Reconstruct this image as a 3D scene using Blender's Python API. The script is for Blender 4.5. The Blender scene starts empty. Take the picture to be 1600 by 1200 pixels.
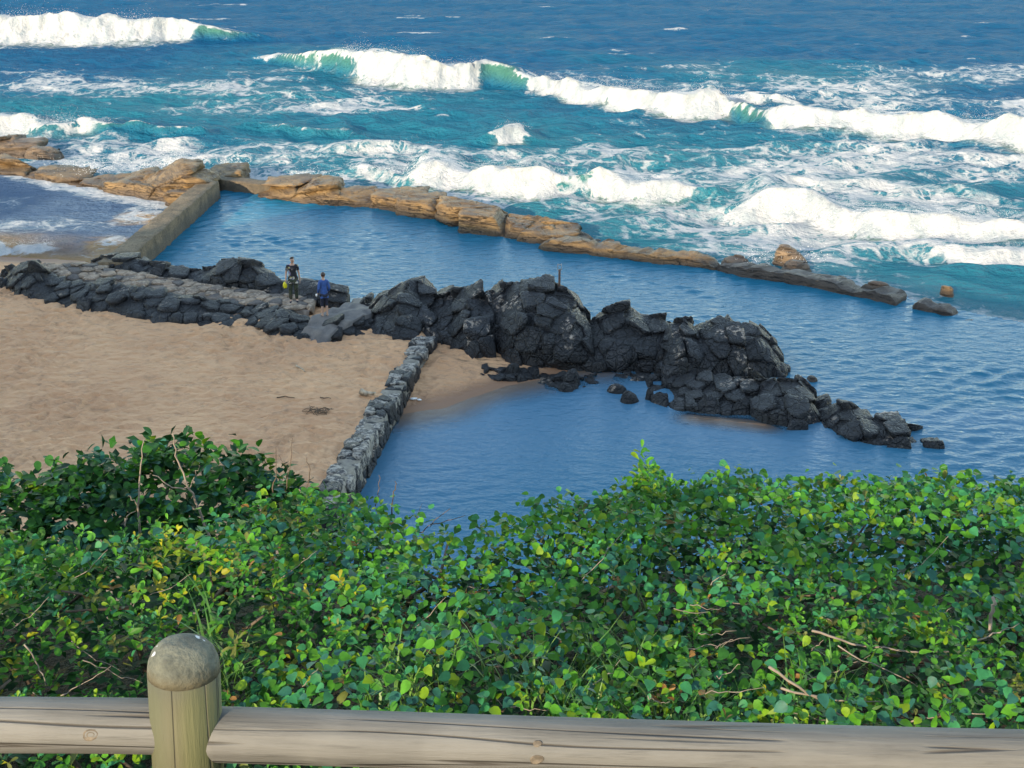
import bpy, bmesh, math, random
import numpy as np
from mathutils import Vector, Matrix, Quaternion

R = math.radians
random.seed(7)
rng = np.random.default_rng(11)
scene = bpy.context.scene
COL = scene.collection

# ------------------------------------------------------------------ camera, sky, sun, exposure
CAM_H = 15.8
PITCH = R(21.3)
FOC = 2000.0                                    # focal length in pixels of a 1600 px wide frame
cam_data = bpy.data.cameras.new('camera')
cam_data.sensor_width = 36.0
cam_data.lens = 36.0 * FOC / 1600.0
cam_data.clip_start = 0.1
cam_data.clip_end = 20000.0
cam = bpy.data.objects.new('camera', cam_data)
COL.objects.link(cam)
cam.location = (0, 0, CAM_H)
cam.rotation_euler = (R(90) - PITCH, 0, 0)
scene.camera = cam

SUN_EL = R(15)
SUN_AZ = math.atan2(-0.50, -0.866)              # where the sun stands: behind the camera, to the left
to_sun = Vector((math.sin(SUN_AZ) * math.cos(SUN_EL), math.cos(SUN_AZ) * math.cos(SUN_EL), math.sin(SUN_EL)))
world = bpy.data.worlds.new('World')
scene.world = world
world.use_nodes = True
wn = world.node_tree.nodes
sky = wn.new('ShaderNodeTexSky')
sky.sky_type = 'NISHITA'
sky.sun_disc = False
sky.sun_elevation = SUN_EL
sky.sun_rotation = SUN_AZ
sky.altitude = 0
sky.air_density = 1.0
sky.dust_density = 0.25
sky.ozone_density = 1.3
bg = wn['Background']
bg.inputs['Strength'].default_value = 0.15
world.node_tree.links.new(sky.outputs['Color'], bg.inputs['Color'])
sun_data = bpy.data.lights.new('sun', 'SUN')
sun_data.energy = 2.0
sun_data.angle = R(0.5)
sun_data.color = (1.0, 0.90, 0.76)
sun = bpy.data.objects.new('sun', sun_data)
COL.objects.link(sun)
sun.rotation_euler = to_sun.to_track_quat('Z', 'Y').to_euler()
scene.view_settings.view_transform = 'Standard'
scene.view_settings.look = 'None'
scene.view_settings.exposure = 2.15
scene.view_settings.gamma = 1.0
scene.view_settings.use_white_balance = True          # the photograph is balanced for the blue shade
scene.view_settings.white_balance_temperature = 8200
scene.cycles.use_denoising = True
scene.cycles.max_bounces = 6
scene.cycles.transparent_max_bounces = 6

# ------------------------------------------------------------------ helpers
CP, SP = math.cos(PITCH), math.sin(PITCH)

def ray(px, py):
    a = (px - 800.0) / FOC
    b = (600.0 - py) / FOC
    return np.array([a, CP + b * SP, -SP + b * CP])

def at(px, py, z=0.0):
    """the place in the world, at height z, that the photograph shows at a pixel"""
    r = ray(px, py)
    t = (z - CAM_H) / r[2]
    return np.array([r[0] * t, r[1] * t, z])

def at_y(px, py, y):
    r = ray(px, py)
    t = y / r[1]
    return np.array([r[0] * t, y, CAM_H + r[2] * t])

def slant(p):
    return math.sqrt(p[0] ** 2 + p[1] ** 2 + (p[2] - CAM_H) ** 2)

def _hash(ix, iy, iz, s):
    n = (ix * 374761393 + iy * 668265263 + iz * 1274126177 + s * 144269504) & 0xffffffff
    n = ((n ^ (n >> 13)) * 1274126177) & 0xffffffff
    n = ((n ^ (n >> 15)) * 2246822519) & 0xffffffff
    return ((n ^ (n >> 16)) & 0xffffff) / float(0xffffff)

def noise(x, y, z=0.0, s=0):
    """value noise in -1..1"""
    x, y, z = np.broadcast_arrays(np.asarray(x, float), np.asarray(y, float), np.asarray(z, float))
    fx, fy, fz = np.floor(x), np.floor(y), np.floor(z)
    ix, iy, iz = fx.astype(np.int64), fy.astype(np.int64), fz.astype(np.int64)
    u, v, w = x - fx, y - fy, z - fz
    u = u * u * u * (u * (u * 6 - 15) + 10); v = v * v * v * (v * (v * 6 - 15) + 10); w = w * w * w * (w * (w * 6 - 15) + 10)
    flat = not np.any(w)
    def plane(k):
        a = _hash(ix, iy, iz + k, s); b = _hash(ix + 1, iy, iz + k, s)
        c = _hash(ix, iy + 1, iz + k, s); d = _hash(ix + 1, iy + 1, iz + k, s)
        return (a * (1 - u) + b * u) * (1 - v) + (c * (1 - u) + d * u) * v
    r = plane(0)
    if not flat:
        r = r * (1 - w) + plane(1) * w
    return r * 2 - 1

def fbm(x, y, z=0.0, o=4, s=0):
    t, a, f = 0.0, 1.0, 1.0
    for k in range(o):
        t = t + a * noise(np.asarray(x) * f + 17.3 * k, np.asarray(y) * f + 5.1 * k, np.asarray(z) * f, s + k)
        a *= 0.5; f *= 2.03
    return t / 1.6

def sstep(a, b, x):
    t = np.clip((x - a) / (b - a), 0, 1)
    return t * t * (3 - 2 * t)

def mesh_from(name, V, F, mat=None, smooth=True, attrs=None):
    """V (n,3), F list of faces or int array (m,k)"""
    me = bpy.data.meshes.new(name)
    V = np.asarray(V, np.float32)
    me.vertices.add(len(V)); me.vertices.foreach_set('co', V.ravel())
    if isinstance(F, np.ndarray):
        m, k = F.shape
        loops = F.astype(np.int32).ravel(); tot = np.full(m, k, np.int32)
    else:
        tot = np.array([len(f) for f in F], np.int32); m = len(F)
        loops = np.array([i for f in F for i in f], np.int32)
    me.loops.add(len(loops)); me.loops.foreach_set('vertex_index', loops)
    me.polygons.add(m)
    st = np.zeros(m, np.int32); st[1:] = np.cumsum(tot)[:-1]
    me.polygons.foreach_set('loop_start', st)
    me.polygons.foreach_set('use_smooth', np.full(m, smooth, bool))
    for an, data in (attrs or {}).items():
        data = np.asarray(data, np.float32)
        if data.ndim == 1:
            a = me.attributes.new(an, 'FLOAT', 'POINT'); a.data.foreach_set('value', data)
        else:
            a = me.attributes.new(an, 'FLOAT_COLOR', 'POINT')
            a.data.foreach_set('color', np.c_[data[:, :3], np.ones(len(data))].astype(np.float32).ravel())
    me.update(calc_edges=True)
    if mat: me.materials.append(mat)
    return me

def link(name, me, parent=None, **tags):
    o = bpy.data.objects.new(name, me)
    COL.objects.link(o)
    if parent: o.parent = parent
    for k, v in tags.items():
        if v is not None: o[k] = v
    return o

def thing(name, label, cat, loc=(0, 0, 0), group=None):
    o = link(name, None, None, label=label, category=cat, group=group)
    o.location = loc
    o.empty_display_size = 0.3
    return o

def grid_faces(nx, ny):
    i = np.arange(nx - 1)[None, :] + np.arange(ny - 1)[:, None] * nx
    i = i.ravel()
    return np.stack([i, i + 1, i + 1 + nx, i + nx], 1)

def tube(pts, rad, n=6, cap=True):
    """verts and faces of a tube through pts with a radius for each point"""
    pts = np.asarray(pts, float); rad = np.broadcast_to(np.asarray(rad, float), (len(pts),))
    V, F = [], []
    for i, p in enumerate(pts):
        d = pts[min(i + 1, len(pts) - 1)] - pts[max(i - 1, 0)]
        d = d / (np.linalg.norm(d) + 1e-9)
        a = np.cross(d, [0.31, 0.2, 0.93] if abs(d[2]) < 0.9 else [1, 0, 0]); a /= np.linalg.norm(a)
        b = np.cross(d, a)
        for k in range(n):
            t = 2 * math.pi * k / n
            V.append(p + rad[i] * (math.cos(t) * a + math.sin(t) * b))
    for i in range(len(pts) - 1):
        for k in range(n):
            F.append((i * n + k, i * n + (k + 1) % n, (i + 1) * n + (k + 1) % n, (i + 1) * n + k))
    if cap:
        F.append(tuple(range(n))[::-1]); F.append(tuple(range((len(pts) - 1) * n, len(pts) * n)))
    return V, F

def merge(parts):
    V, F = [], []
    for v, f in parts:
        o = len(V); V.extend(list(v)); F.extend([tuple(i + o for i in q) for q in f])
    return V, F

_ico = {}
def ico(sub):
    if sub not in _ico:
        bm = bmesh.new(); bmesh.ops.create_icosphere(bm, subdivisions=sub, radius=1.0)
        V = np.array([v.co[:] for v in bm.verts]); F = np.array([[v.index for v in f.verts] for f in bm.faces])
        bm.free(); V /= np.linalg.norm(V, axis=1)[:, None]
        _ico[sub] = (V, F)
    return _ico[sub]

# ------------------------------------------------------------------ materials
class NT:
    def __init__(self, name):
        self.m = bpy.data.materials.new(name); self.m.use_nodes = True
        self.t = self.m.node_tree; self.n = self.t.nodes; self.l = self.t.links
        self.b = self.n['Principled BSDF']; self.out = self.n['Material Output']
    def new(self, t, **k):
        n = self.n.new(t)
        for a, v in k.items(): setattr(n, a, v)
        return n
    def put(self, sock, v):
        if v is None: return
        if hasattr(v, 'is_output') or isinstance(v, bpy.types.NodeSocket): self.l.new(v, sock)
        else: sock.default_value = v
    def coord(self, scale=(1, 1, 1), kind='Object', rot=(0, 0, 0)):
        if kind == 'World':
            src = self.new('ShaderNodeNewGeometry').outputs['Position']
        else:
            src = self.new('ShaderNodeTexCoord').outputs[kind]
        mp = self.new('ShaderNodeMapping'); self.l.new(src, mp.inputs['Vector'])
        mp.inputs['Scale'].default_value = scale; mp.inputs['Rotation'].default_value = rot
        return mp.outputs['Vector']
    def noise(self, vec, scale=5, detail=4, rough=0.5, dist=0.0, out='Fac'):
        n = self.new('ShaderNodeTexNoise'); self.l.new(vec, n.inputs['Vector'])
        n.inputs['Scale'].default_value = scale; n.inputs['Detail'].default_value = detail
        n.inputs['Roughness'].default_value = rough; n.inputs['Distortion'].default_value = dist
        return n.outputs[out]
    def voro(self, vec, scale=5, feature='DISTANCE_TO_EDGE', out='Distance', rand=1.0):
        n = self.new('ShaderNodeTexVoronoi', feature=feature); self.l.new(vec, n.inputs['Vector'])
        n.inputs['Scale'].default_value = scale; n.inputs['Randomness'].default_value = rand
        return n.outputs[out]
    def math(self, op, a, b=None, c=None, clamp=False):
        n = self.new('ShaderNodeMath', operation=op); n.use_clamp = clamp
        self.put(n.inputs[0], a)
        if b is not None: self.put(n.inputs[1], b)
        if c is not None: self.put(n.inputs[2], c)
        return n.outputs[0]
    def ramp(self, f, a, b, x=0.0, y=1.0, smooth=True):
        n = self.new('ShaderNodeMapRange'); n.interpolation_type = 'SMOOTHSTEP' if smooth else 'LINEAR'
        self.put(n.inputs['Value'], f); self.put(n.inputs['From Min'], a); self.put(n.inputs['From Max'], b)
        n.inputs['To Min'].default_value = x; n.inputs['To Max'].default_value = y
        return n.outputs['Result']
    def mix(self, f, a, b, mode='MIX'):
        n = self.new('ShaderNodeMix', data_type='RGBA', blend_type=mode)
        self.put(n.inputs[0], f)
        for s, v in ((n.inputs[6], a), (n.inputs[7], b)):
            if isinstance(v, (tuple, list)): s.default_value = (*v[:3], 1)
            else: self.put(s, v)
        return n.outputs[2]
    def attr(self, name, out='Fac'):
        n = self.new('ShaderNodeAttribute'); n.attribute_name = name
        return n.outputs[out]
    def objrand(self):
        return self.new('ShaderNodeObjectInfo').outputs['Random']
    def bump(self, h, strength=0.5, dist=0.02, normal=None):
        n = self.new('ShaderNodeBump'); self.put(n.inputs['Height'], h)
        n.inputs['Strength'].default_value = strength; n.inputs['Distance'].default_value = dist
        if normal is not None: self.l.new(normal, n.inputs['Normal'])
        return n.outputs['Normal']
    def set(self, color=None, rough=None, normal=None, spec=None):
        for k, v in (('Base Color', color), ('Roughness', rough), ('Normal', normal), ('Specular IOR Level', spec)):
            if v is None: continue
            if isinstance(v, tuple): v = (*v[:3], 1)
            self.put(self.b.inputs[k], v)
        return self.m

def plain(name, col, rough=0.6, var=0.15, scale=8, bump=0.0):
    t = NT(name); c = t.coord()
    n = t.noise(c, scale, 5)
    k = t.ramp(n, 0.25, 0.75, 1 - var, 1 + var)
    mul = t.new('ShaderNodeVectorMath', operation='SCALE'); mul.inputs[0].default_value = col[:3]; t.l.new(k, mul.inputs['Scale'])
    return t.set(mul.outputs[0], rough, t.bump(n, bump, 0.01) if bump else None)

def black_rock_mat(name, base=(0.012, 0.0132, 0.016), crust=0.5, crack=2.6):
    t = NT(name); w = t.coord(kind='World')
    n1 = t.noise(w, 1.3, 6, 0.6); n2 = t.noise(w, 9, 6, 0.65)
    wd = t.new('ShaderNodeVectorMath', operation='ADD'); t.l.new(w, wd.inputs[0])
    sc = t.new('ShaderNodeVectorMath', operation='SCALE'); t.l.new(t.noise(w, 2.2, 3, out='Color'), sc.inputs[0]); sc.inputs['Scale'].default_value = 0.35
    t.l.new(sc.outputs[0], wd.inputs[1])
    e = t.voro(wd.outputs[0], crack); cr = t.ramp(e, 0.0, 0.07)
    e2 = t.voro(wd.outputs[0], crack * 2.7); cr2 = t.ramp(e2, 0.0, 0.09)
    col = t.mix(t.ramp(n1, 0.3, 0.7), tuple(c * 0.65 for c in base), tuple(c * 1.35 for c in base))
    col = t.mix(t.ramp(n2, 0.55, 0.8, 0, 0.45), col, (0.034, 0.034, 0.035))
    orr = t.ramp(t.objrand(), 0, 1, 0.75, 1.3, False)
    mul = t.new('ShaderNodeVectorMath', operation='SCALE'); t.l.new(col, mul.inputs[0]); t.l.new(orr, mul.inputs['Scale'])
    # pale crust of shells and salt on upward faces
    nz = t.new('ShaderNodeSeparateXYZ'); t.l.new(t.new('ShaderNodeNewGeometry').outputs['Normal'], nz.inputs[0])
    pn = t.noise(w, 0.8, 3, 0.5)
    pf = t.noise(w, 5.5, 5, 0.7)
    k = t.math('MULTIPLY', t.ramp(pn, 0.63 - 0.13 * crust, 0.70 - 0.13 * crust), t.ramp(pf, 0.5, 0.58))
    k = t.math('MULTIPLY', k, t.ramp(nz.outputs[2], 0.15, 0.6))
    col = t.mix(k, mul.outputs[0], (0.36, 0.29, 0.235))
    h = t.math('ADD', t.math('MULTIPLY', cr, 1.0), t.math('ADD', t.math('MULTIPLY', cr2, 0.35), t.math('MULTIPLY', n2, 0.6)))
    return t.set(col, t.ramp(n2, 0.3, 0.8, 0.45, 0.75), t.bump(h, 0.9, 0.09))

def tan_rock_mat(name, a=(0.23, 0.138, 0.055), b=(0.11, 0.068, 0.032)):
    t = NT(name); w = t.coord(kind='World'); lay = t.coord((0.5, 0.5, 5.0), 'World', (R(12), R(8), 0))
    n1 = t.noise(w, 0.9, 6, 0.6); n2 = t.noise(lay, 1.2, 6, 0.65, 0.6); n3 = t.noise(w, 7, 6, 0.7)
    col = t.mix(t.ramp(n1, 0.3, 0.7), b, a)
    col = t.mix(t.ramp(n2, 0.46, 0.62, 0, 0.75), col, (0.06, 0.038, 0.024))
    col = t.mix(t.ramp(n3, 0.55, 0.75, 0, 0.5), col, (0.27, 0.185, 0.10))
    cr = t.math('MULTIPLY', t.ramp(t.math('ABSOLUTE', t.math('SUBTRACT', t.noise(lay, 0.9, 5, 0.6, 0.3), 0.5)), 0.0, 0.018), 1.2)
    # wet dark foot just above the water line
    z = t.new('ShaderNodeSeparateXYZ'); t.l.new(w, z.inputs[0])
    wet = t.ramp(t.math('ADD', z.outputs[2], t.math('MULTIPLY', n3, 0.25)), 0.18, 0.55, 1, 0)
    col = t.mix(t.math('MULTIPLY', wet, 0.7), col, (0.05, 0.036, 0.028))
    h = t.math('ADD', t.math('MULTIPLY', n2, 0.8), t.math('ADD', t.math('MULTIPLY', n3, 0.5), cr))
    return t.set(col, 0.6, t.bump(h, 1.0, 0.16))
# ------------------------------------------------------------------ the lie of the land
def line_y(pts, z=0.0):
    """pixels along a line on level z, as a function y(x)"""
    P = np.array([at(px, py, z) for px, py in pts]); P = P[np.argsort(P[:, 0])]
    return lambda x: np.interp(x, P[:, 0], P[:, 1])

def line_x(pts, z=0.0):
    P = np.array([at(px, py, z) for px, py in pts]); P = P[np.argsort(P[:, 1])]
    return lambda y: np.interp(y, P[:, 1], P[:, 0])

WALL_A, WALL_B = at(188, 398, 0.95), at(322, 286, 0.95)      # concrete pool wall
pool_wall_x = line_x([(188, 398), (322, 286)], 0.95)
RUBBLE = [(664, 527, .75), (640, 560, .72), (617, 600, .72), (590, 640, .8), (560, 690, .85), (530, 740, .9), (500, 790, .9)]
rubble_pts = np.array([at(*p) for p in RUBBLE])
def rubble_x(y):
    P = rubble_pts[::-1]
    return np.interp(y, P[:, 1], P[:, 0])
reef_y = line_y([(300, 296), (335, 300), (450, 312), (580, 325), (690, 350), (880, 388), (1000, 402), (1120, 416), (1260, 440),
                 (1400, 466), (1490, 490), (1600, 512), (1800, 555), (2300, 650)])
rock_y = line_y([(-300, 440), (20, 440), (150, 425), (300, 450), (480, 483), (560, 492), (680, 503), (800, 515), (950, 545), (1050, 570), (1200, 580), (1300, 640)])
bay_y = line_y([(-600, 392), (-100, 400), (0, 404), (80, 407), (150, 415), (230, 428)])
cove_y = line_y([(560, 655), (622, 648), (660, 641), (700, 633), (745, 620), (790, 604), (830, 596), (870, 586), (905, 576), (960, 574), (1020, 560), (1100, 540)])

def sand_z(x, y):
    left = 0.105 * (bay_y(x) - y)
    left = np.where(left > 0.55, 0.55 + (left - 0.55) * 0.12, left)
    right = 0.085 * (y - cove_y(x))
    right = np.where(right > 0.3, 0.3 + (right - 0.3) * 0.3, right)
    k = sstep(-0.25, 0.25, x - rubble_x(y))
    z = left * (1 - k) + right * k
    inpool = sstep(-0.4, 0.8, y - rock_y(x)) * sstep(-0.2, 0.4, x - pool_wall_x(y))
    z = z * (1 - inpool) + np.minimum(z, -1.4) * inpool
    # sand bar at the foot of the flat slab
    a, b = at(1085, 652), at(1195, 664)
    t = np.clip(((x - a[0]) * (b[0] - a[0]) + (y - a[1]) * (b[1] - a[1])) / ((b - a) ** 2).sum(), 0, 1)
    d = np.hypot(x - a[0] - t * (b[0] - a[0]), y - a[1] - t * (b[1] - a[1]))
    bar = 0.015 - 0.20 * d
    return np.maximum(np.clip(z, -1.6, 1.6), np.where(d < 6, bar, -9)) + 0.02 * fbm(x * 0.5, y * 0.5, 0, 3, 5)

# ------------------------------------------------------------------ sand
def sand_material():
    t = NT('sand'); w = t.coord(kind='World')
    n1 = t.noise(w, 0.25, 4); n2 = t.noise(w, 60, 3); n3 = t.noise(w, 2.2, 4, 0.55)
    wv = t.coord((1.0, 1.7, 1.0), 'World')
    v = t.voro(wv, 2.0, 'SMOOTH_F1'); v2 = t.voro(wv, 4.3, 'SMOOTH_F1')
    col = t.mix(t.ramp(n1, 0.3, 0.7), (0.48, 0.25, 0.132), (0.58, 0.32, 0.172))
    col = t.mix(t.ramp(n2, 0.3, 0.8, 0, 0.3), col, (0.62, 0.385, 0.25))
    col = t.mix(t.ramp(t.noise(w, 1.9, 6, 0.75), 0.52, 0.68, 0, 0.55), col, (0.31, 0.18, 0.11))  # random mottling, stands in for the faint shade of the dimples
    z = t.new('ShaderNodeSeparateXYZ'); t.l.new(w, z.inputs[0])
    wet = t.ramp(t.math('ADD', z.outputs[2], t.math('MULTIPLY', n3, 0.06)), 0.06, 0.16, 1, 0)
    col = t.mix(t.math('MULTIPLY', wet, 0.8), col, (0.17, 0.088, 0.055))
    dry = t.math('SUBTRACT', 1.0, wet)
    h = t.math('ADD', t.math('MULTIPLY', v, 1.0), t.math('ADD', t.math('MULTIPLY', v2, 0.45), t.math('MULTIPLY', n3, 0.7)))
    h = t.math('MULTIPLY', h, dry)
    return t.set(col, t.ramp(wet, 0, 1, 0.85, 0.6), t.bump(h, 1.0, 0.17))
M_sand = sand_material()
M_sand.node_tree.nodes['Principled BSDF'].inputs['Specular IOR Level'].default_value = 0.25
xs = np.r_[np.arange(-70, -24, 0.5), np.arange(-24, 8, 0.105), np.arange(8, 46, 0.4)]; ys = np.r_[np.arange(22, 27, 0.4), np.arange(27, 53, 0.105), np.arange(53, 72, 0.35)]
X, Y = np.meshgrid(xs, ys); Z = sand_z(X, Y)
wx = X + 0.25 * noise(X * 1.3, Y * 1.3, 0, 51); wy = Y + 0.25 * noise(X * 1.3, Y * 1.3, 0, 52)
dim = -np.abs(noise(wx * 2.1, wy * 2.6, 0, 53)) * 0.6 - np.abs(noise(wx * 4.6, wy * 5.2, 0, 54)) * 0.45 + 0.35
Z = Z + sstep(0.12, 0.3, Z) * (0.24 * dim * (0.7 + 0.5 * noise(X * .3, Y * .3, 0, 55)) + 0.06 * fbm(X * 0.35, Y * 0.5, 0, 2, 19))
link('sand', mesh_from('sand', np.stack([X, Y, Z], -1).reshape(-1, 3), grid_faces(len(xs), len(ys)), M_sand), kind='structure')

# ------------------------------------------------------------------ hillside: behind the camera it rises and shades the shore
hill_shadow = [(-900, 250), (-400, 272), (0, 285), (90, 303), (600, 320), (760, 350),
               (900, 384), (1000, 396), (1090, 408), (1140, 404), (1260, 416), (1400, 440), (1500, 458), (1650, 486), (2000, 520), (2800, 600)]
RIDGE_Y = -17.0
# how far the bushes reach out from the fence
EDGE = np.array([(-700, 765), (-300, 790), (0, 835), (100, 838), (200, 835), (300, 822), (400, 800), (440, 775), (480, 772), (540, 757), (600, 778), (640, 818), (680, 842),
                 (760, 846), (800, 830), (850, 798), (920, 785), (960, 770), (1000, 742), (1060, 748), (1110, 738), (1180, 732), (1260, 748), (1330, 752), (1400, 758),
                 (1480, 764), (1550, 748), (1600, 748), (1900, 742), (2400, 740)], float)
edge_pts = []
for px, py in EDGE:
    r_ = ray(px, py + 8); k = -r_[2] / r_[1]
    yf = 1.50 / (k - 0.10); edge_pts.append((r_[0] / r_[1] * yf, yf))
edge_pts = np.array(edge_pts); edge_pts = edge_pts[np.argsort(edge_pts[:, 0])]
rx, rz = [], []
for px, py in hill_shadow:
    p = at(px, py, 0.15)
    t_ = (p[1] - RIDGE_Y) / to_sun.y * -1.0
    rx.append(p[0] + to_sun.x * t_); rz.append(p[2] + to_sun.z * t_)
rx += [-72.6, -59.6, -58.2]; rz += [23.5, 23.5, 26.0]            # notch shaped into the unseen ridge to let the sun through to the wall
o_ = np.argsort(rx); rx = np.array(rx)[o_]; rz = np.array(rz)[o_]
def hill_z(x, y):
    ridge = np.interp(x, rx, rz)
    yf = np.interp(x, edge_pts[:, 0], edge_pts[:, 1])
    line = np.interp(y, [-3, 6, 28], [13.4, 10.72, -2.0])
    bank = np.maximum(line, CAM_H - 1.72 - 0.10 * (y - 2.2) - 0.27 - 0.45 * sstep(2.6, 1.9, y) - 1.6 * np.clip(y - yf - 0.02, 0, 99))
    bank = np.where(y < 1.9, np.minimum(bank, 13.4), bank)
    up = 13.4 + (ridge - 13.4) * np.clip((-3 - y) / (-3 - RIDGE_Y), 0, 1) ** 0.9
    back = ridge - (RIDGE_Y - y) * 0.35
    return np.where(y > -3, bank, np.where(y > RIDGE_Y, up, back))
t = NT('hill_ground'); w = t.coord(kind='World')
c = t.mix(t.ramp(t.noise(w, 0.6, 6, 0.7), 0.35, 0.65), (0.02, 0.03, 0.01), (0.035, 0.026, 0.015))
c = t.mix(t.ramp(t.noise(w, 6, 4, 0.7), 0.45, 0.7), c, (0.02, 0.045, 0.012))
M_hill = t.set(c, 0.9, t.bump(t.noise(w, 8, 5, 0.7), 1.0, 0.2))
xs = np.r_[np.arange(-260, -80, 2.5), np.arange(-80, -20, 0.6), np.arange(-20, -4, 0.5), np.arange(-4, 4, 0.15), np.arange(4, 20, 0.5), np.arange(20, 200, 1.5)]
ys = np.r_[np.arange(-90, -19, 3), np.arange(-18.5, -15.4, 0.5), np.arange(-15.2, 1.5, 0.6), np.arange(1.5, 6.5, 0.12), np.arange(6.6, 28.5, 0.6)]
X, Y = np.meshgrid(xs, ys); Z = hill_z(X, Y)
rough = np.where(np.abs(Y - RIDGE_Y) < 4, 0.12, 0.5) * sstep(2.0, 9.0, np.hypot(X * 0.6, Y))
Z = Z + rough * fbm(X * 0.35, Y * 0.35, 0, 4, 31)
link('hillside', mesh_from('hillside', np.stack([X, Y, Z], -1).reshape(-1, 3), grid_faces(len(xs), len(ys)), M_hill), kind='structure')

# ------------------------------------------------------------------ waves
def ripples(X, Y, lo, hi, n, steep, mean, spread, seed, power=1.0):
    """sum of trochoidal waves; returns dx, dy, dz"""
    r = np.random.default_rng(seed)
    dx = np.zeros_like(X); dy = np.zeros_like(X); dz = np.zeros_like(X)
    for k in range(n):
        lam = lo * (hi / lo) ** r.random()
        th = mean + spread * r.normal()
        a = steep * lam * (lam / hi) ** (power - 1) / math.sqrt(n)
        kx, ky = math.cos(th) * 2 * math.pi / lam, math.sin(th) * 2 * math.pi / lam
        ph = kx * X + ky * Y + r.random() * 6.283
        cph = np.cos(ph); sph = np.sin(ph)
        dz += a * cph; dx -= a * math.cos(th) * sph; dy -= a * math.sin(th) * sph
    return dx, dy, dz

# breakers: along each, (pixel x, pixel y of its foot, height in metres, how far it has broken 0..1)
BREAKERS = [
    [(-420, 60, 2.6, 1), (-60, 66, 2.9, 1), (120, 67, 3.0, 1), (215, 66, 2.6, 1), (285, 64, 2.0, .9), (318, 63, 1.7, .25), (400, 62, .7, .25), (450, 62, .0, 0)],
    [(380, 92, .0, 0), (430, 96, .9, .2), (500, 112, 2.0, .35), (545, 117, 2.4, .55), (580, 130, 2.7, 1), (660, 136, 2.5, 1), (735, 135, 2.3, 1),
     (765, 132, 2.1, .3), (800, 136, 1.8, .15), (830, 141, 1.4, .8), (880, 153, 1.6, 1), (960, 168, 1.7, 1), (1060, 180, 1.9, 1), (1128, 179, 1.9, 1),
     (1150, 183, 1.5, .3), (1190, 192, 1.4, .35), (1225, 202, 1.7, 1), (1300, 208, 1.6, 1), (1400, 212, 1.6, 1), (1480, 222, 1.8, 1), (1600, 236, 2.0, 1), (1900, 262, 1.9, 1), (2100, 275, 0, .5)],
    [(1040, 160, 0, .1), (1110, 168, .5, .4), (1180, 163, .7, .9), (1235, 161, .5, .8), (1270, 162, 0, .1)],
    [(740, 218, 0, 0), (770, 219, .8, .3), (790, 218, 1.2, 1), (812, 217, 1.1, 1), (832, 216, .7, .4), (860, 216, 0, 0)],
    [(500, 268, 0, .2), (560, 275, .5, .5), (630, 284, .7, .4), (655, 285, 1.5, 1), (720, 290, 1.3, 1), (790, 301, 1.7, 1), (850, 303, 1.5, 1), (880, 302, 1.1, .25),
     (912, 306, 1.0, .2), (935, 310, 1.4, 1), (990, 318, 1.3, 1), (1050, 317, 1.0, 1), (1095, 316, .6, .4), (1150, 318, 0, .1)],
    [(1110, 335, 0, .2), (1165, 340, .8, .8), (1220, 336, 1.6, 1), (1270, 345, 1.5, 1), (1340, 362, 1.3, 1), (1420, 372, 1.3, 1), (1500, 378, 1.4, 1), (1600, 380, 1.3, 1), (1800, 395, 1.2, 1), (1950, 410, 0, .3)],
    [(1280, 398, 0, .2), (1420, 396, .3, .5), (1500, 402, .7, .9), (1600, 405, .7, 1), (1800, 420, .6, .9), (1900, 430, 0, .3)],
    [(-300, 214, .9, 1), (-60, 214, 1.3, 1), (20, 212, 1.2, .9), (70, 213, 1.0, .55), (130, 215, 1.1, .6), (190, 215, .9, .35), (260, 216, .8, .3), (330, 212, .6, .25), (420, 208, 0, .1)],
    [(330, 200, 0, .1), (420, 203, .7, .3), (480, 206, .8, .35), (540, 210, .7, .3), (590, 222, .0, .2)],
    [(480, 243, 0, .1), (540, 247, .6, .45), (600, 246, .5, .4), (660, 240, 0, 0)],
    [(-200, 392, 0, .2), (-60, 395, .4, .6), (20, 396, .45, .7), (70, 394, .45, .75), (105, 396, .2, .5), (135, 398, 0, .1)],
    [(1180, 300, 0, 0), (1250, 290, .4, .3), (1330, 300, .4, .25), (1450, 305, .4, .2), (1560, 312, .3, .2), (1640, 318, 0, 0)],
]
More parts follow.
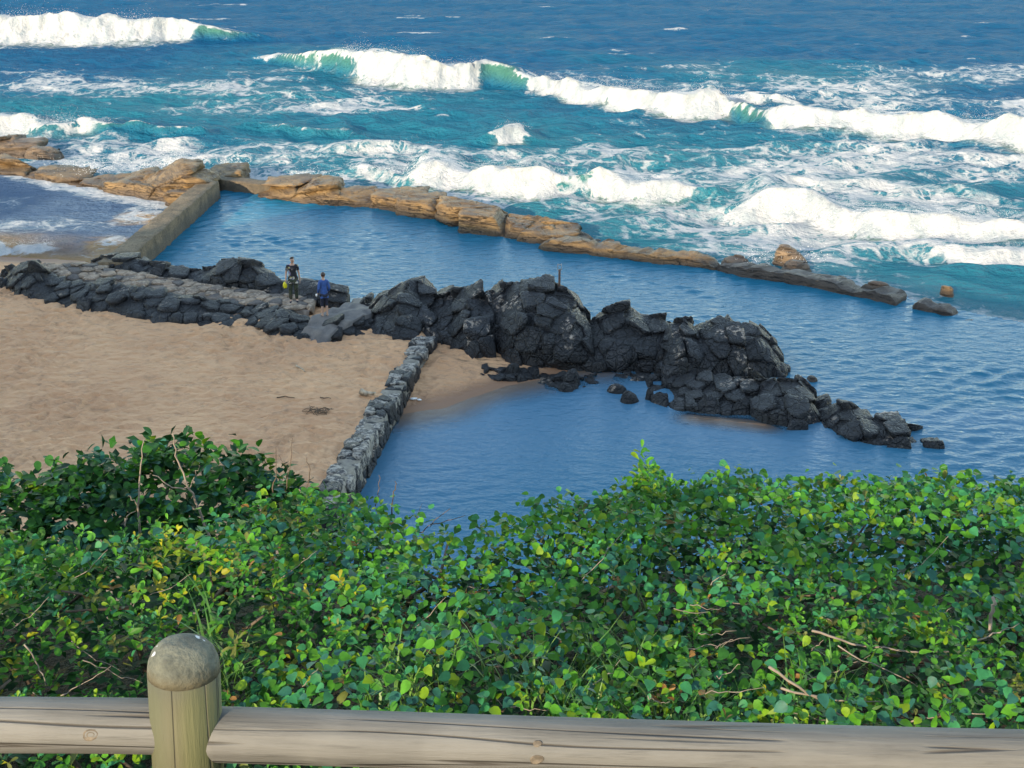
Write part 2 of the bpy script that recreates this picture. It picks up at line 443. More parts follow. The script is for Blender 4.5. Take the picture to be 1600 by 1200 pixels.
def sea_fields(X, Y):
    off = Y - reef_y(X)
    right_of_wall = sstep(-1.5, 1.5, X - pool_wall_x(np.clip(Y, 55, 76)))
    bay_edge = line_y([(-900, 225), (-100, 245), (0, 262), (90, 285), (170, 300), (260, 318), (330, 300)])
    boff = Y - bay_edge(X)
    sea = np.where(X > at(300, 296)[0], off, boff)
    amp = 0.30 + 0.70 * sstep(0.5, 14, sea)
    surf = sstep(90, 40, Y - 60) * sstep(-1, 3, sea)          # churned water inside the break
    far = sstep(80, 180, Y)
    dx, dy, dz = ripples(X, Y, 1.2, 6, 70, 0.048, R(-78), 0.6, 3, 0.8)
    ex, ey, ez = ripples(X, Y, 9, 26, 12, 0.013, R(-80), 0.25, 8)
    lowpass = 1 - 0.55 * far
    dx = (dx * lowpass + ex) * amp; dy = (dy * lowpass + ey) * amp; dz = (dz * lowpass + ez) * amp
    foam = np.zeros_like(X); green = np.zeros_like(X); murk = np.zeros_like(X)
    crest_noise = fbm(X * 0.9, Y * 0.9, 0, 5, 41)
    lump = fbm(X * 1.7, Y * 1.7, 0, 4, 77)
    lump2 = noise(X * 0.55, Y * 0.25, 0, 78)
    for bi, B in enumerate(BREAKERS):
        P = np.array([at(b[0], b[1], 0) for b in B]); H = 0.82 * np.array([b[2] for b in B]); K = np.array([b[3] for b in B])
        xb = P[:, 0] + np.arange(len(P)) * 1e-6
        inside = (X > xb[0]) & (X < xb[-1])
        if not inside.any(): continue
        x = X[inside]; y = Y[inside]
        yb = np.interp(x, xb, P[:, 1]) + 0.7 * noise(x * 0.35, x * 0, 0, bi) + 0.25 * noise(x * 1.4, x * 0, 0, bi + 50)
        h = np.maximum(np.interp(x, xb, H) * (1 + 0.12 * noise(x * 0.5, x * 0 + 3, 0, bi + 9)), 1e-3); k = np.interp(x, xb, K)
        gap = sstep(0.0, 1.0, np.minimum(h, 1.0))
        u = (y - yb) / np.maximum(h, 0.6)
        front = sstep(-0.25, 1.25, u)
        back = np.exp(-np.clip((u - 1.25), 0, 99) ** 2 / (2 * 2.6 ** 2))
        prof = front * back
        broken = sstep(0.35, 0.95, k + 0.22 * noise(x * 0.8, y * 0.8, 0, bi + 70) + 0.04 * noise(x * 2.5, y * 2.5, 0, bi + 71))
        body = h * prof
        lift = broken * h * sstep(-0.35, 0.1, u) * sstep(2.6, 1.0, u) * (0.15 * lump[inside] + 0.12 * lump2[inside] + 0.08)
        dz[inside] += body + lift
        dy[inside] += -0.4 * h * prof ** 3 - 0.25 * broken * h * lump[inside] * prof
        # white water on the broken front, thin lip on the unbroken crest, lace trailing behind and before
        f = broken * sstep(-0.45, 0.25, u + 0.25 * crest_noise[inside]) * sstep(2.7 + 0.8 * crest_noise[inside], 1.0, u) * 1.15
        lip = sstep(0.0, 0.3, k) * gap * sstep(0.75, 1.05, u) * sstep(1.7, 1.2, u) * (0.55 + 0.6 * k)
        trail = gap * sstep(0.2, 0.7, k) * 0.66 * np.exp(-np.clip(u - 1.2, 0, 99) / 4.5) * (u > 1.0)
        apron = gap * sstep(0.3, 0.9, k) * 0.56 * np.exp(-np.clip(-u, 0, 99) / 2.2) * (u < 0.2)
        foam[inside] = np.maximum(foam[inside], np.maximum(np.maximum(f, lip), np.maximum(trail, apron)))
        green[inside] = np.maximum(green[inside], gap * (1 - broken) * sstep(0.0, 0.8, u) * sstep(2.0, 1.0, u) * sstep(0.4, 1.2, h))
        murk[inside] = np.maximum(murk[inside], broken * gap * sstep(-1.6, -0.3, u) * sstep(0.4, 0.0, u))
    # lace over the surf zone, thick where water runs back off the reef
    patch = fbm(X * 0.07, Y * 0.10, 0, 4, 61)
    fine = fbm(X * 0.25, Y * 0.4, 0, 4, 66)
    foam = np.maximum(foam, surf * np.clip(0.16 + 0.60 * patch + 0.28 * fine + 0.08 * sstep(-5, 22, X), 0, 0.62))
    wash = sstep(-1, 0.3, sea) * np.exp(-np.clip(sea, 0, 99) / 2.2) * (0.70 + 0.35 * fine)
    foam = np.maximum(foam, wash)
    bay = (X < at(300, 296)[0]) & (boff < 1)
    foam = np.where(bay, np.maximum(foam, np.clip(0.06 + 0.32 * patch + 0.3 * fine, 0, 0.36)), foam)
    foam = np.where(bay, np.maximum(foam, 0.75 * np.exp(-((boff + 0.5) / 1.2) ** 2)), foam)
    shore = np.abs(Y - (bay_y(X) + 1.0 + 0.5 * noise(X * 0.3, X * 0)))
    foam = np.where(bay, np.maximum(foam, 0.25 * np.exp(-(shore / 0.3) ** 2)), foam)
    for px, py, rr in ((222, 338, 1.7), (172, 380, 1.3)):
        q = at(px, py); d = np.hypot((X - q[0]), (Y - q[1]) * 0.6)
        foam = np.where(bay, np.maximum(foam, 0.55 * sstep(rr, rr * 0.3, d + 0.8 * fine)), foam)
    caps = sstep(0.45, 0.62, fbm(X * 0.16, Y * 0.30, 0, 4, 90)) * sstep(70, 110, Y) * 0.75 * sstep(0.0, 0.35, dz)
    foam = np.maximum(foam, caps)
    teal = np.clip(0.9 - 0.012 * (Y - 60) + 0.55 * fbm(X * 0.045, Y * 0.06, 0, 3, 13), 0, 1) * (1 - 0.4 * sstep(0, 40, X) * sstep(120, 90, Y))
    return dx, dy, dz, np.clip(foam, 0, 1.2), green, teal, murk, bay, off, right_of_wall

def sea_material():
    t = NT('sea_water'); w = t.coord(kind='World')
    foam = t.attr('foam'); green = t.attr('green'); teal = t.attr('teal'); murk = t.attr('murk'); bay = t.attr('bay')
    col = t.mix(teal, (0.0003, 0.074, 0.160), (0.006, 0.136, 0.180))
    col = t.mix(green, col, (0.04, 0.145, 0.115))  # translucent glow of unbroken crests put into the water colour
    col = t.mix(t.math('MULTIPLY', murk, 0.6), col, (0.20, 0.22, 0.16))
    col = t.mix(bay, col, t.mix(t.ramp(t.attr('shoal'), 0.0, 0.55), (0.27, 0.165, 0.085), (0.065, 0.115, 0.19)))
    # foam lace: stretched, swirled cells broken up by finer bubbles
    warp = t.new('ShaderNodeVectorMath', operation='ADD'); t.l.new(w, warp.inputs[0])
    sc = t.new('ShaderNodeVectorMath', operation='SCALE'); t.l.new(t.noise(w, 0.45, 4, 0.6, out='Color'), sc.inputs[0]); sc.inputs['Scale'].default_value = 2.6
    t.l.new(sc.outputs[0], warp.inputs[1])
    cell = t.voro(warp.outputs[0], 0.62); cell2 = t.voro(warp.outputs[0], 1.7)
    lace = t.math('MAXIMUM', t.ramp(cell, 0.0, 0.32, 1, 0), t.math('MULTIPLY', t.ramp(cell2, 0.0, 0.30, 1, 0), 0.8))
    nz = t.noise(warp.outputs[0], 1.1, 8, 0.68)
    pat = t.math('ADD', t.math('MULTIPLY', lace, 0.42), t.math('MULTIPLY', t.ramp(nz, 0.25, 0.75, 0, 1, False), 0.58))
    thr = t.math('SUBTRACT', 1.02, foam)
    k = t.ramp(pat, t.math('SUBTRACT', thr, 0.13), t.math('ADD', thr, 0.20))
    thin = t.math('MULTIPLY', t.ramp(foam, 0.05, 0.7, 0, 0.45), t.ramp(nz, 0.3, 0.7))
    col = t.mix(thin, col, (0.22, 0.36, 0.38))
    nb = t.noise(w, 2.4, 6, 0.65); nb2 = t.noise(t.coord((1, 1.6, 1), 'World', (0, 0, 0.25)), 0.9, 5, 0.6); nf = t.noise(w, 5.0, 5, 0.7)
    hw = t.math('ADD', t.math('MULTIPLY', nb2, 1.2), t.math('MULTIPLY', nb, 0.45))
    b1 = t.bump(hw, 0.9, 0.55)
    body = t.new('ShaderNodeBsdfDiffuse'); t.put(body.inputs['Color'], col); t.l.new(b1, body.inputs['Normal'])
    gl = t.new('ShaderNodeBsdfGlossy'); gl.inputs['Roughness'].default_value = 0.2; t.l.new(b1, gl.inputs['Normal'])
    fr = t.new('ShaderNodeFresnel'); fr.inputs['IOR'].default_value = 1.33; t.l.new(b1, fr.inputs['Normal'])
    wat = t.new('ShaderNodeMixShader'); t.l.new(t.math('MINIMUM', t.math('MULTIPLY', fr.outputs[0], 0.4), 0.055), wat.inputs[0])
    t.l.new(body.outputs[0], wat.inputs[1]); t.l.new(gl.outputs[0], wat.inputs[2])
    fo = t.new('ShaderNodeBsdfPrincipled')
    fth = t.noise(t.coord((1.0, 0.45, 0.45), 'World'), 1.3, 6, 0.65)
    t.l.new(t.mix(t.ramp(fth, 0.35, 0.62, 0.75, 0), (0.40, 0.405, 0.41), (0.20, 0.25, 0.28)), fo.inputs['Base Color']); fo.inputs['Roughness'].default_value = 0.85
    t.l.new(t.bump(t.math('ADD', t.math('MULTIPLY', nf, 0.15), t.math('ADD', t.math('MULTIPLY', nb, 0.7), t.math('MULTIPLY', nb2, 1.6))), 0.6, 0.34), fo.inputs['Normal'])
    mx = t.new('ShaderNodeMixShader'); t.l.new(k, mx.inputs[0]); t.l.new(wat.outputs[0], mx.inputs[1]); t.l.new(fo.outputs[0], mx.inputs[2])
    t.l.new(mx.outputs[0], t.out.inputs['Surface'])
    return t.m
M_sea = sea_material()
xs = np.r_[-6000, -3000, -1500, -700, -350, -220, -160, np.arange(-110, 104, 0.37), 140, 200, 350, 700, 1500, 3000, 6000]
yy = [44.0]
while yy[-1] < 230: yy.append(yy[-1] + (0.30 if yy[-1] < 100 else 0.30 + (yy[-1] - 100) * 0.006))
while yy[-1] < 9000: yy.append(yy[-1] * 1.12)
ys = np.array(yy)
X, Y = np.meshgrid(xs, ys)
dx, dy, dz, foam, green, teal, murk, bay, off, rw = sea_fields(X, Y)
quiet = sstep(420, 230, Y) * sstep(200, 130, np.abs(X))
Zs = dz * quiet - 0.06
pool_side = (off < 0.25) & (X > pool_wall_x(np.clip(Y, 50, 76)) + 0.3)
Zs = np.where(pool_side, -3.5, Zs)
Zs = np.where(bay, Zs + 0.03, Zs)
q1, q2 = at(222, 340), at(172, 384)
shoal = np.clip(-sand_z(X, Y) - 0.05 + 0.15 * fbm(X * 0.5, Y * 0.5, 0, 3, 71), 0, 2)
shoal = np.minimum(shoal, 0.9 * sstep(0.6, 2.6, np.minimum(np.hypot(X - q1[0], Y - q1[1]), np.hypot(X - q2[0], Y - q2[1])) + 0.7 * fbm(X, Y, 0, 3, 72)))  # sandy tone also forced around two spots, whatever the depth
V = np.stack([X + dx * quiet * (~pool_side), Y + dy * quiet * (~pool_side), Zs], -1).reshape(-1, 3)
link('sea', mesh_from('sea', V, grid_faces(len(xs), len(ys)), M_sea,
     attrs={'foam': foam.ravel(), 'green': green.ravel(), 'teal': teal.ravel(), 'murk': murk.ravel(), 'bay': bay.ravel().astype(float), 'shoal': shoal.ravel()}), kind='structure')

# ------------------------------------------------------------------ still water of the tidal pool
def pool_material():
    t = NT('pool_water'); w = t.coord(kind='World')
    dep = t.attr('depth')
    b = t.bump(t.math('ADD', t.noise(t.coord((0.8, 1.5, 1), 'World', (0, 0, 0.35)), 2.4, 4, 0.55), t.math('MULTIPLY', t.noise(w, 7, 3, 0.5), 0.25)), 0.55, 0.10)
    body = t.new('ShaderNodeBsdfDiffuse')
    t.l.new(t.mix(t.ramp(dep, 0.15, 1.3), (0.05, 0.165, 0.265), (0.0003, 0.132, 0.222)), body.inputs['Color'])
    clear = t.new('ShaderNodeBsdfTransparent'); clear.inputs['Color'].default_value = (0.86, 0.93, 0.95, 1)
    m1 = t.new('ShaderNodeMixShader'); t.l.new(t.ramp(dep, 0.0, 0.20, 0.05, 0.95), m1.inputs[0]); t.l.new(clear.outputs[0], m1.inputs[1]); t.l.new(body.outputs[0], m1.inputs[2])
    gl = t.new('ShaderNodeBsdfGlossy'); gl.inputs['Roughness'].default_value = 0.05; t.l.new(b, gl.inputs['Normal'])
    fr = t.new('ShaderNodeFresnel'); fr.inputs['IOR'].default_value = 1.34; t.l.new(b, fr.inputs['Normal'])
    m2 = t.new('ShaderNodeMixShader'); t.l.new(t.math('MINIMUM', t.math('MULTIPLY', fr.outputs[0], 0.55), 0.27), m2.inputs[0]); t.l.new(m1.outputs[0], m2.inputs[1]); t.l.new(gl.outputs[0], m2.inputs[2])
    t.l.new(m2.outputs[0], t.out.inputs['Surface'])
    return t.m
M_pool = pool_material()
xs = np.arange(-20.5, 44, 0.16); ys = np.arange(26, 74, 0.16)
X, Y = np.meshgrid(xs, ys)
calm = 0.28 + 0.72 * sstep(-1, 4, np.maximum(Y - rock_y(X), (X - at(1330, 690)[0]) * 0.6 + 1))
dx, dy, dz = ripples(X, Y, 0.36, 1.0, 44, 0.034, R(-72), 0.5, 21, 0.85)
mod = np.clip(0.75 + 0.7 * fbm(X * 0.10, Y * 0.22, 0, 3, 4), 0.3, 1.4)
dep = np.clip(-sand_z(X, Y), 0, 3)
amp = calm * mod * (0.25 + 0.75 * sstep(0, 0.4, dep))
V = np.stack([X + dx * amp, Y + dy * amp, dz * amp], -1).reshape(-1, 3)
F = grid_faces(len(xs), len(ys))
keep = ((Y < reef_y(X) + 0.9) & (X > pool_wall_x(np.clip(Y, 50, 76)) + 0.1)).ravel()
F = F[keep[F].all(1)]
link('tidal_pool_water', mesh_from('tidal_pool_water', V, F, M_pool, attrs={'depth': dep.ravel()}), kind='structure')
# ------------------------------------------------------------------ rocks
def block_mesh(name, planes_n, planes_d, sub, p, mat, seed, rough=0.03):
    """a rounded convex block about the origin from half-spaces n.x < d"""
    D, F = ico(sub)
    q = np.maximum(D @ planes_n.T, 0) / planes_d[None, :]
    r = (q ** p).sum(1) ** (-1.0 / p)
    V = D * r[:, None]
    m = r.mean()
    V = V * (1 + rough * fbm(V[:, 0] / m * 1.6 + seed, V[:, 1] / m * 1.6, V[:, 2] / m * 1.6, 3, seed % 97)[:, None])
    if sub >= 3:
        V = V * (1 + 0.35 * rough * fbm(V[:, 0] / m * 6 + seed, V[:, 1] / m * 6, V[:, 2] / m * 9, 3, seed % 89)[:, None])
    return mesh_from(name, V, F, mat)

def cells(root, seeds, build, mat, sub=2, p=16, part='rock_block', rmax=1.0, rough=0.05, gap=1.0, squash=None, cap=300, rest_name='small_rock_blocks', extra=None):
    """Voronoi blocks about the seeds named in build, each a part; past cap the farthest are joined"""
    sq = np.array(squash if squash is not None else (1, 1, 1), float)
    S = seeds / sq
    out = []
    for i in build:
        d = S - S[i]; L = np.linalg.norm(d, axis=1)
        nb = np.argsort(L)[1:24]
        nb = nb[L[nb] < rmax * 3.2]
        n = d[nb] / L[nb][:, None]; h = L[nb] / 2 * gap
        n = np.vstack([n, np.eye(3), -np.eye(3)]); h = np.r_[h, np.full(6, rmax * 1.0)]
        n2 = n / sq; s_ = np.linalg.norm(n2, axis=1); n2 = n2 / s_[:, None]; h2 = h / s_
        if extra is not None:
            en, eh = extra(i); n2 = np.vstack([n2, en]); h2 = np.r_[h2, eh]
        out.append((i, n2, h2))
    out.sort(key=lambda a: slant(seeds[a[0]]))
    joined = []
    for j, (i, n2, h2) in enumerate(out):
        me = block_mesh(part, n2, h2, sub, p, mat, i * 7 + 3, rough)
        if j < cap:
            o = link(part, me, root); o.location = Vector(seeds[i]) - root.location
        else:
            V = np.empty(len(me.vertices) * 3, np.float32); me.vertices.foreach_get('co', V)
            joined.append((V.reshape(-1, 3) + np.array(Vector(seeds[i]) - root.location), ico(sub)[1]))
            bpy.data.meshes.remove(me)
    if joined:
        off = 0; VV = []; FF = []
        for v, f in joined: VV.append(v); FF.append(f + off); off += len(v)
        link(rest_name, mesh_from(rest_name, np.vstack(VV), np.vstack(FF), mat), root, kind='stuff')

def profile(front, crest, zb, depth):
    """front foot and crest, given along pixel lines, as functions of x"""
    fp = np.array(front, float); cp = np.array(crest, float)
    pxs = np.linspace(max(fp[0, 0], cp[0, 0]), min(fp[-1, 0], cp[-1, 0]), 160)
    fx = np.array([at(p, np.interp(p, fp[:, 0], fp[:, 1]), zb) for p in pxs])
    cr = []
    for p, f in zip(pxs, fx):
        dd = depth(p) if callable(depth) else depth
        cr.append(at_y(p, np.interp(p, cp[:, 0], cp[:, 1]), f[1] + dd))
    return fx, np.array(cr)

def rock_mass(name, label, front, crest, zb=0.2, depth=2.2, s=0.55, mat=None, prof=0.45, back=1.6, group=None, cat='rock', sub=4, p=60, squash=None, jit=0.40, cap=300, seed=1, gap=1.02, step=0.75, drop=0.18, zfloor=0.5, core=True, rough=0.05):
    r = np.random.default_rng(seed)
    fx, cr = profile(front, crest, zb, depth)
    xf, yf = fx[:, 0], fx[:, 1]; xc, yc, zc = cr[:, 0], cr[:, 1], np.maximum(cr[:, 2], zb + 0.12)
    x0, x1 = min(xf[0], xc[0]), max(xf[-1], xc[-1])
    def H(x, y):
        a = np.interp(x, xf, yf); b = np.interp(x, xc, yc); z = np.interp(x, xc, zc)
        t = (y - a) / np.maximum(b - a, 0.2)
        up = zb + (z - zb) * np.clip(t, 0, 1) ** prof
        down = z - (z - zb + 0.6) * np.clip((y - b) / back, 0, 1) ** 1.7
        h = np.where(t < 0, zb - 3, np.where(y < b, up, down))
        end = np.minimum(x - x0, x1 - x)
        return np.where((end < 0) | (y > b + back), zb - 3, h)
    sq = np.array(squash if squash is not None else (1, 1, 1), float)
    sx, sy, sz = s * sq
    gx = np.arange(x0 - sx, x1 + sx, sx); gy = np.arange(yf.min() - sy, yc.max() + back + sy, sy); gz = np.arange(zb - zfloor - sz, zc.max() + sz, sz)
    G = np.stack(np.meshgrid(gx, gy, gz, indexing='ij'), -1).reshape(-1, 3)
    lay = np.round((G[:, 2] - gz[0]) / sz)
    G[:, 0] += (lay % 2) * sx * 0.5                     # layers offset so joints do not line up
    G += (r.random(G.shape) - 0.5) * 2 * jit * np.array([sx, sy, sz])
    e = 0.18 * s / 0.5
    def geo(P):
        x, y, z = P.T
        hx = (H(x + e, y) - H(x - e, y)) / (2 * e); hy = (H(x, y + e) - H(x, y - e)) / (2 * e)
        hx = np.clip(hx, -1.5, 1.5); hy = np.clip(hy, -1.5, 1.5); nn = np.sqrt(1 + hx ** 2 + hy ** 2)
        top = (H(x, y) - z) / nn
        a = np.interp(x, xf, yf); sl = (np.interp(x + e, xf, yf) - np.interp(x - e, xf, yf)) / (2 * e); m = np.sqrt(1 + sl ** 2)
        fr = (y - a) / m
        return top, fr, hx / nn, hy / nn, 1 / nn, sl / m, 1 / m
    top, fr = geo(G)[:2]
    lim = 0.22 * min(sx, sz)
    ends = np.minimum(G[:, 0] - x0, x1 - G[:, 0])
    ok = (top > lim * 0.4) & (fr > 0.05 * s) & (ends > 0)
    G = G[ok & (r.random(len(G)) > drop)]
    top, fr, nx_, ny_, nz_, slx, sly = geo(G)
    ends = np.minimum(G[:, 0] - x0, x1 - G[:, 0])
    bk = np.interp(G[:, 0], xc, yc) + back - G[:, 1]
    surf = np.minimum.reduce([top, fr, ends, bk])
    build = np.where((surf < 1.05 * s) & (G[:, 2] > zb - 0.6 * sz) & (bk > 0))[0]
    jr = r.random((len(G), 2))
    def extra(i):
        k = step * s
        n = [(-nx_[i], -ny_[i], nz_[i]), (slx[i], -sly[i], 0.12), (-1, 0, 0.1), (1, 0, 0.1)]
        d = [max(top[i], lim) + k * (jr[i, 0] - 0.62), max(fr[i], lim) + 0.6 * k * (jr[i, 1] - 0.4), max(G[i, 0] - x0, lim), max(x1 - G[i, 0], lim)]
        return np.array(n), np.maximum(np.array(d), lim * 0.8)
    base = Vector((float((x0 + x1) / 2), float((yf.mean() + yc.mean()) / 2), zb))
    root = thing(name, label, cat, base, group)
    cells(root, G, build, mat, sub, p, rmax=s * 1.0, squash=squash, cap=cap, gap=gap, rough=rough, extra=extra)
    if core:
        xs = np.arange(x0 + 0.1, x1 - 0.05, 0.13); ys = np.arange(yf.min(), yc.max() + back, 0.13)
        X, Y = np.meshgrid(xs, ys); Z = np.maximum(H(X, Y - 0.12 * s) - 0.17 * s + 0.16 * s * fbm(X * 2.2, Y * 2.2, 0, 4, seed), zb - 0.8)
        V = np.stack([X, Y, Z], -1).reshape(-1, 3) - np.array(base)
        F = grid_faces(len(xs), len(ys)); ok = (Z.ravel() > zb - 0.79); F = F[ok[F].any(1)]
        if len(F): link('bedrock', mesh_from('bedrock', V, F, mat), root)
    return root, len(build)

M_black = black_rock_mat('black_rock', crust=0.4)
M_black2 = black_rock_mat('black_rock_fine', crust=0.2, crack=3.6)
M_pale = None
t = NT('pale_rubble'); w = t.coord(kind='World')
n1 = t.noise(w, 1.6, 5, 0.6); n2 = t.noise(w, 8, 5, 0.7)
c = t.mix(t.ramp(n1, 0.35, 0.65), (0.13, 0.098, 0.074), (0.31, 0.225, 0.16))
c = t.mix(t.ramp(n2, 0.5, 0.65, 0, 0.8), c, (0.48, 0.38, 0.30))
c = t.mix(t.ramp(t.objrand(), 0.66, 0.76, 0, 0.8), c, (0.05, 0.05, 0.055))
M_pale = t.set(c, 0.85, t.bump(n2, 0.9, 0.06))
t = NT('path_stone'); w = t.coord(kind='World'); n1 = t.noise(w, 1.2, 5, 0.6); n2 = t.noise(w, 14, 4, 0.7)
c = t.mix(t.ramp(n1, 0.35, 0.65), (0.085, 0.08, 0.08), (0.17, 0.15, 0.135)); c = t.mix(t.ramp(n2, 0.5, 0.8, 0, 0.5), c, (0.24, 0.21, 0.18))
M_path = t.set(c, 0.8, t.bump(n2, 0.7, 0.03))

counts = {}
def RM(*a, **k):
    root, n = rock_mass(*a, **k); counts[a[1][:40]] = n
    return root
G_SHORE = 'black rocks between beach and pool'
# left of the gap: a long low bank, a pale strip along its back, a row of blocks behind
RM('black_rock_bank', 'long low bank of black rock blocks along the beach, ending at the grey ramp',
   [(7, 452), (25, 464), (73, 477), (115, 484), (182, 497), (245, 507), (290, 511), (350, 514), (385, 512), (413, 525), (441, 535), (483, 540)],
   [(7, 440), (26, 414), (60, 411), (75, 428), (100, 436), (140, 439), (196, 443), (245, 453), (315, 463), (350, 470), (402, 477), (450, 484), (483, 500)],
   zb=0.45, depth=2.0, s=0.44, mat=M_black2, prof=0.5, back=0.9, group=G_SHORE, seed=3, rough=0.09, sub=3)
RM('pale_rubble_strip', 'strip of pale beige rubble running along the top of the black bank', 
   [(62, 436), (100, 437), (140, 440), (196, 445), (245, 455), (315, 465), (350, 472), (402, 479), (465, 486), (486, 490)],
   [(62, 412), (122, 411), (175, 420), (228, 431), (280, 438), (332, 447), (378, 454), (437, 462), (486, 472)],
   zb=0.78, depth=1.6, s=0.36, mat=M_pale, prof=0.35, back=0.8, group=G_SHORE, cat='rubble', seed=5, squash=(1, 1, 0.5), jit=0.5, step=0.25, sub=3, zfloor=0.1)
RM('black_rock_row', 'row of black rock blocks at the pool edge behind the man',
   [(140, 420), (175, 424), (228, 434), (280, 441), (332, 450), (378, 457), (437, 466), (486, 476), (541, 486)],
   [(140, 408), (152, 403), (171, 394), (210, 399), (231, 413), (252, 410), (287, 420), (297, 421), (325, 420), (346, 410), (392, 408), (420, 424), (441, 438), (472, 431), (518, 441), (539, 455), (541, 470)],
   zb=0.6, depth=1.1, s=0.5, mat=M_black, prof=0.3, back=1.4, group=G_SHORE, seed=8)
# the ramp through the gap
ra = [at(468, 536, .55), at(500, 537, .55), at(590, 482, .45), at(540, 468, .35), at(487, 496, .95), at(560, 488, .9)]
pa = np.array([(462, 534, .50), (476, 512, .85), (488, 496, .98), (520, 482, 1.0), (545, 474, .85), (558, 462, -.3)])
pb = np.array([(506, 545, .50), (516, 522, .85), (544, 504, .98), (575, 490, 1.0), (596, 480, .85), (602, 468, -.3)])
U, W = np.linspace(0, 1, 26), np.linspace(0, 1, 14)
V = []
for u in U:
    a = at(*[np.interp(u, np.linspace(0, 1, 6), pa[:, k]) for k in range(3)]); b = at(*[np.interp(u, np.linspace(0, 1, 6), pb[:, k]) for k in range(3)])
    for q in W: V.append(a * (1 - q) + b * q)
V = np.array(V); V[:, 2] += 0.13 * fbm(V[:, 0] * 2.6, V[:, 1] * 2.6, 0, 3, 2)
Vb = V.copy(); Vb[:, 2] -= 1.0
Fg = grid_faces(14, 26)
nV = len(V)
rim = [i for i in range(14)] + [14 * k + 13 for k in range(1, 26)] + [14 * 25 + k for k in range(12, -1, -1)] + [14 * k for k in range(24, 0, -1)]
Fs = [(rim[(k + 1) % len(rim)], rim[k], rim[k] + nV, rim[(k + 1) % len(rim)] + nV) for k in range(len(rim))]
link('stone_ramp', mesh_from('stone_ramp', np.vstack([V, Vb]), [tuple(f) for f in Fg] + Fs, M_path), label='grey worn stone ramp through the gap in the black rocks, under the woman', category='ramp')
RAMP_V = V.copy()
def ramp_z(p):
    d = np.hypot(RAMP_V[:, 0] - p[0], RAMP_V[:, 1] - p[1]); return float(RAMP_V[np.argsort(d)[:3], 2].mean())

RM('black_rock_mound', 'small rounded mound of black rock just right of the grey ramp',
   [(502, 540), (522, 541), (545, 532), (590, 524)], [(502, 522), (516, 508), (530, 499), (560, 491), (575, 494), (590, 514)],
   zb=0.5, depth=1.4, s=0.42, mat=M_black2, prof=0.5, back=0.9, group=G_SHORE, seed=12)
RM('black_rock_outcrop', 'broken black outcrop with upright square blocks where the rubble wall meets the rocks',
   [(560, 515), (587, 530), (633, 537), (660, 528), (680, 532), (713, 541), (747, 553), (772, 548)],
   [(560, 492), (567, 477), (590, 466), (593, 458), (620, 447), (633, 439), (647, 435), (672, 441), (679, 459), (703, 455), (714, 462), (718, 444), (744, 444), (750, 459), (772, 452)],
   zb=0.45, depth=2.9, s=0.47, mat=M_black, prof=0.62, back=1.3, group=G_SHORE, seed=21)
RM('tall_black_rock', 'tall broad black rock that carries the thin marker post',
   [(766, 550), (809, 565), (850, 570), (897, 572), (921, 570)],
   [(766, 457), (772, 451), (782, 446), (805, 437), (839, 436), (865, 446), (884, 445), (901, 466), (917, 481), (921, 506)],
   zb=0.2, depth=2.9, s=0.50, mat=M_black, prof=0.36, back=1.5, group=G_SHORE, seed=33, p=60)
RM('domed_black_rock', 'domed black rock between the tall post rock and the jagged one',
   [(893, 573), (925, 577), (959, 579), (1026, 577), (1050, 572)],
   [(893, 525), (905, 510), (917, 503), (936, 494), (966, 479), (985, 477), (1004, 490), (1030, 490), (1047, 508), (1050, 525)],
   zb=0.05, depth=2.3, s=0.50, mat=M_black, prof=0.33, back=1.5, group=G_SHORE, seed=44, p=60)
RM('jagged_black_rock', 'jagged black rock with pointed crest at the right, highest above the flat slab',
   [(1026, 592), (1040, 597), (1090, 592), (1146, 591), (1200, 590), (1218, 588)],
   [(1026, 549), (1040, 519), (1047, 504), (1075, 499), (1086, 512), (1105, 501), (1120, 493), (1130, 497), (1139, 487), (1154, 508), (1180, 500), (1195, 512), (1208, 534), (1214, 550), (1218, 569)],
   zb=0.05, depth=2.1, s=0.46, mat=M_black, prof=0.30, back=1.5, group=G_SHORE, seed=55, p=60, squash=(0.85, 0.9, 1.25))
RM('black_rock_stub', 'narrow upright black rock stub at the right foot of the jagged rock',
   [(1210, 590), (1222, 592), (1236, 590)], [(1210, 568), (1218, 562), (1228, 564), (1236, 575)],
   zb=-0.05, depth=0.5, s=0.4, mat=M_black, prof=0.3, back=0.6, group=G_SHORE, seed=57)
RM('flat_black_slab', 'flat black rock slab in the water below the jagged rock',
   [(1016, 634), (1052, 644), (1080, 648), (1108, 652), (1178, 655), (1199, 667), (1244, 675), (1269, 667)],
   [(1016, 612), (1030, 602), (1062, 592), (1100, 590), (1136, 588), (1192, 589), (1251, 593), (1262, 608), (1269, 630)],
   zb=-0.1, depth=2.1, s=0.46, mat=M_black, prof=0.28, back=1.0, group=G_SHORE, seed=66, p=60, squash=(0.85, 1, 1.15))
RM('black_rock_tail', 'low black rock tail pointing right into the pool',
   [(1269, 664), (1307, 686), (1360, 702), (1395, 706), (1452, 706)],
   [(1269, 640), (1275, 628), (1311, 631), (1339, 637), (1363, 652), (1380, 654), (1391, 649), (1398, 663), (1430, 669), (1447, 675), (1452, 685)],
   zb=-0.12, depth=1.5, s=0.42, mat=M_black, prof=0.25, back=0.9, group=G_SHORE, seed=77, p=60)
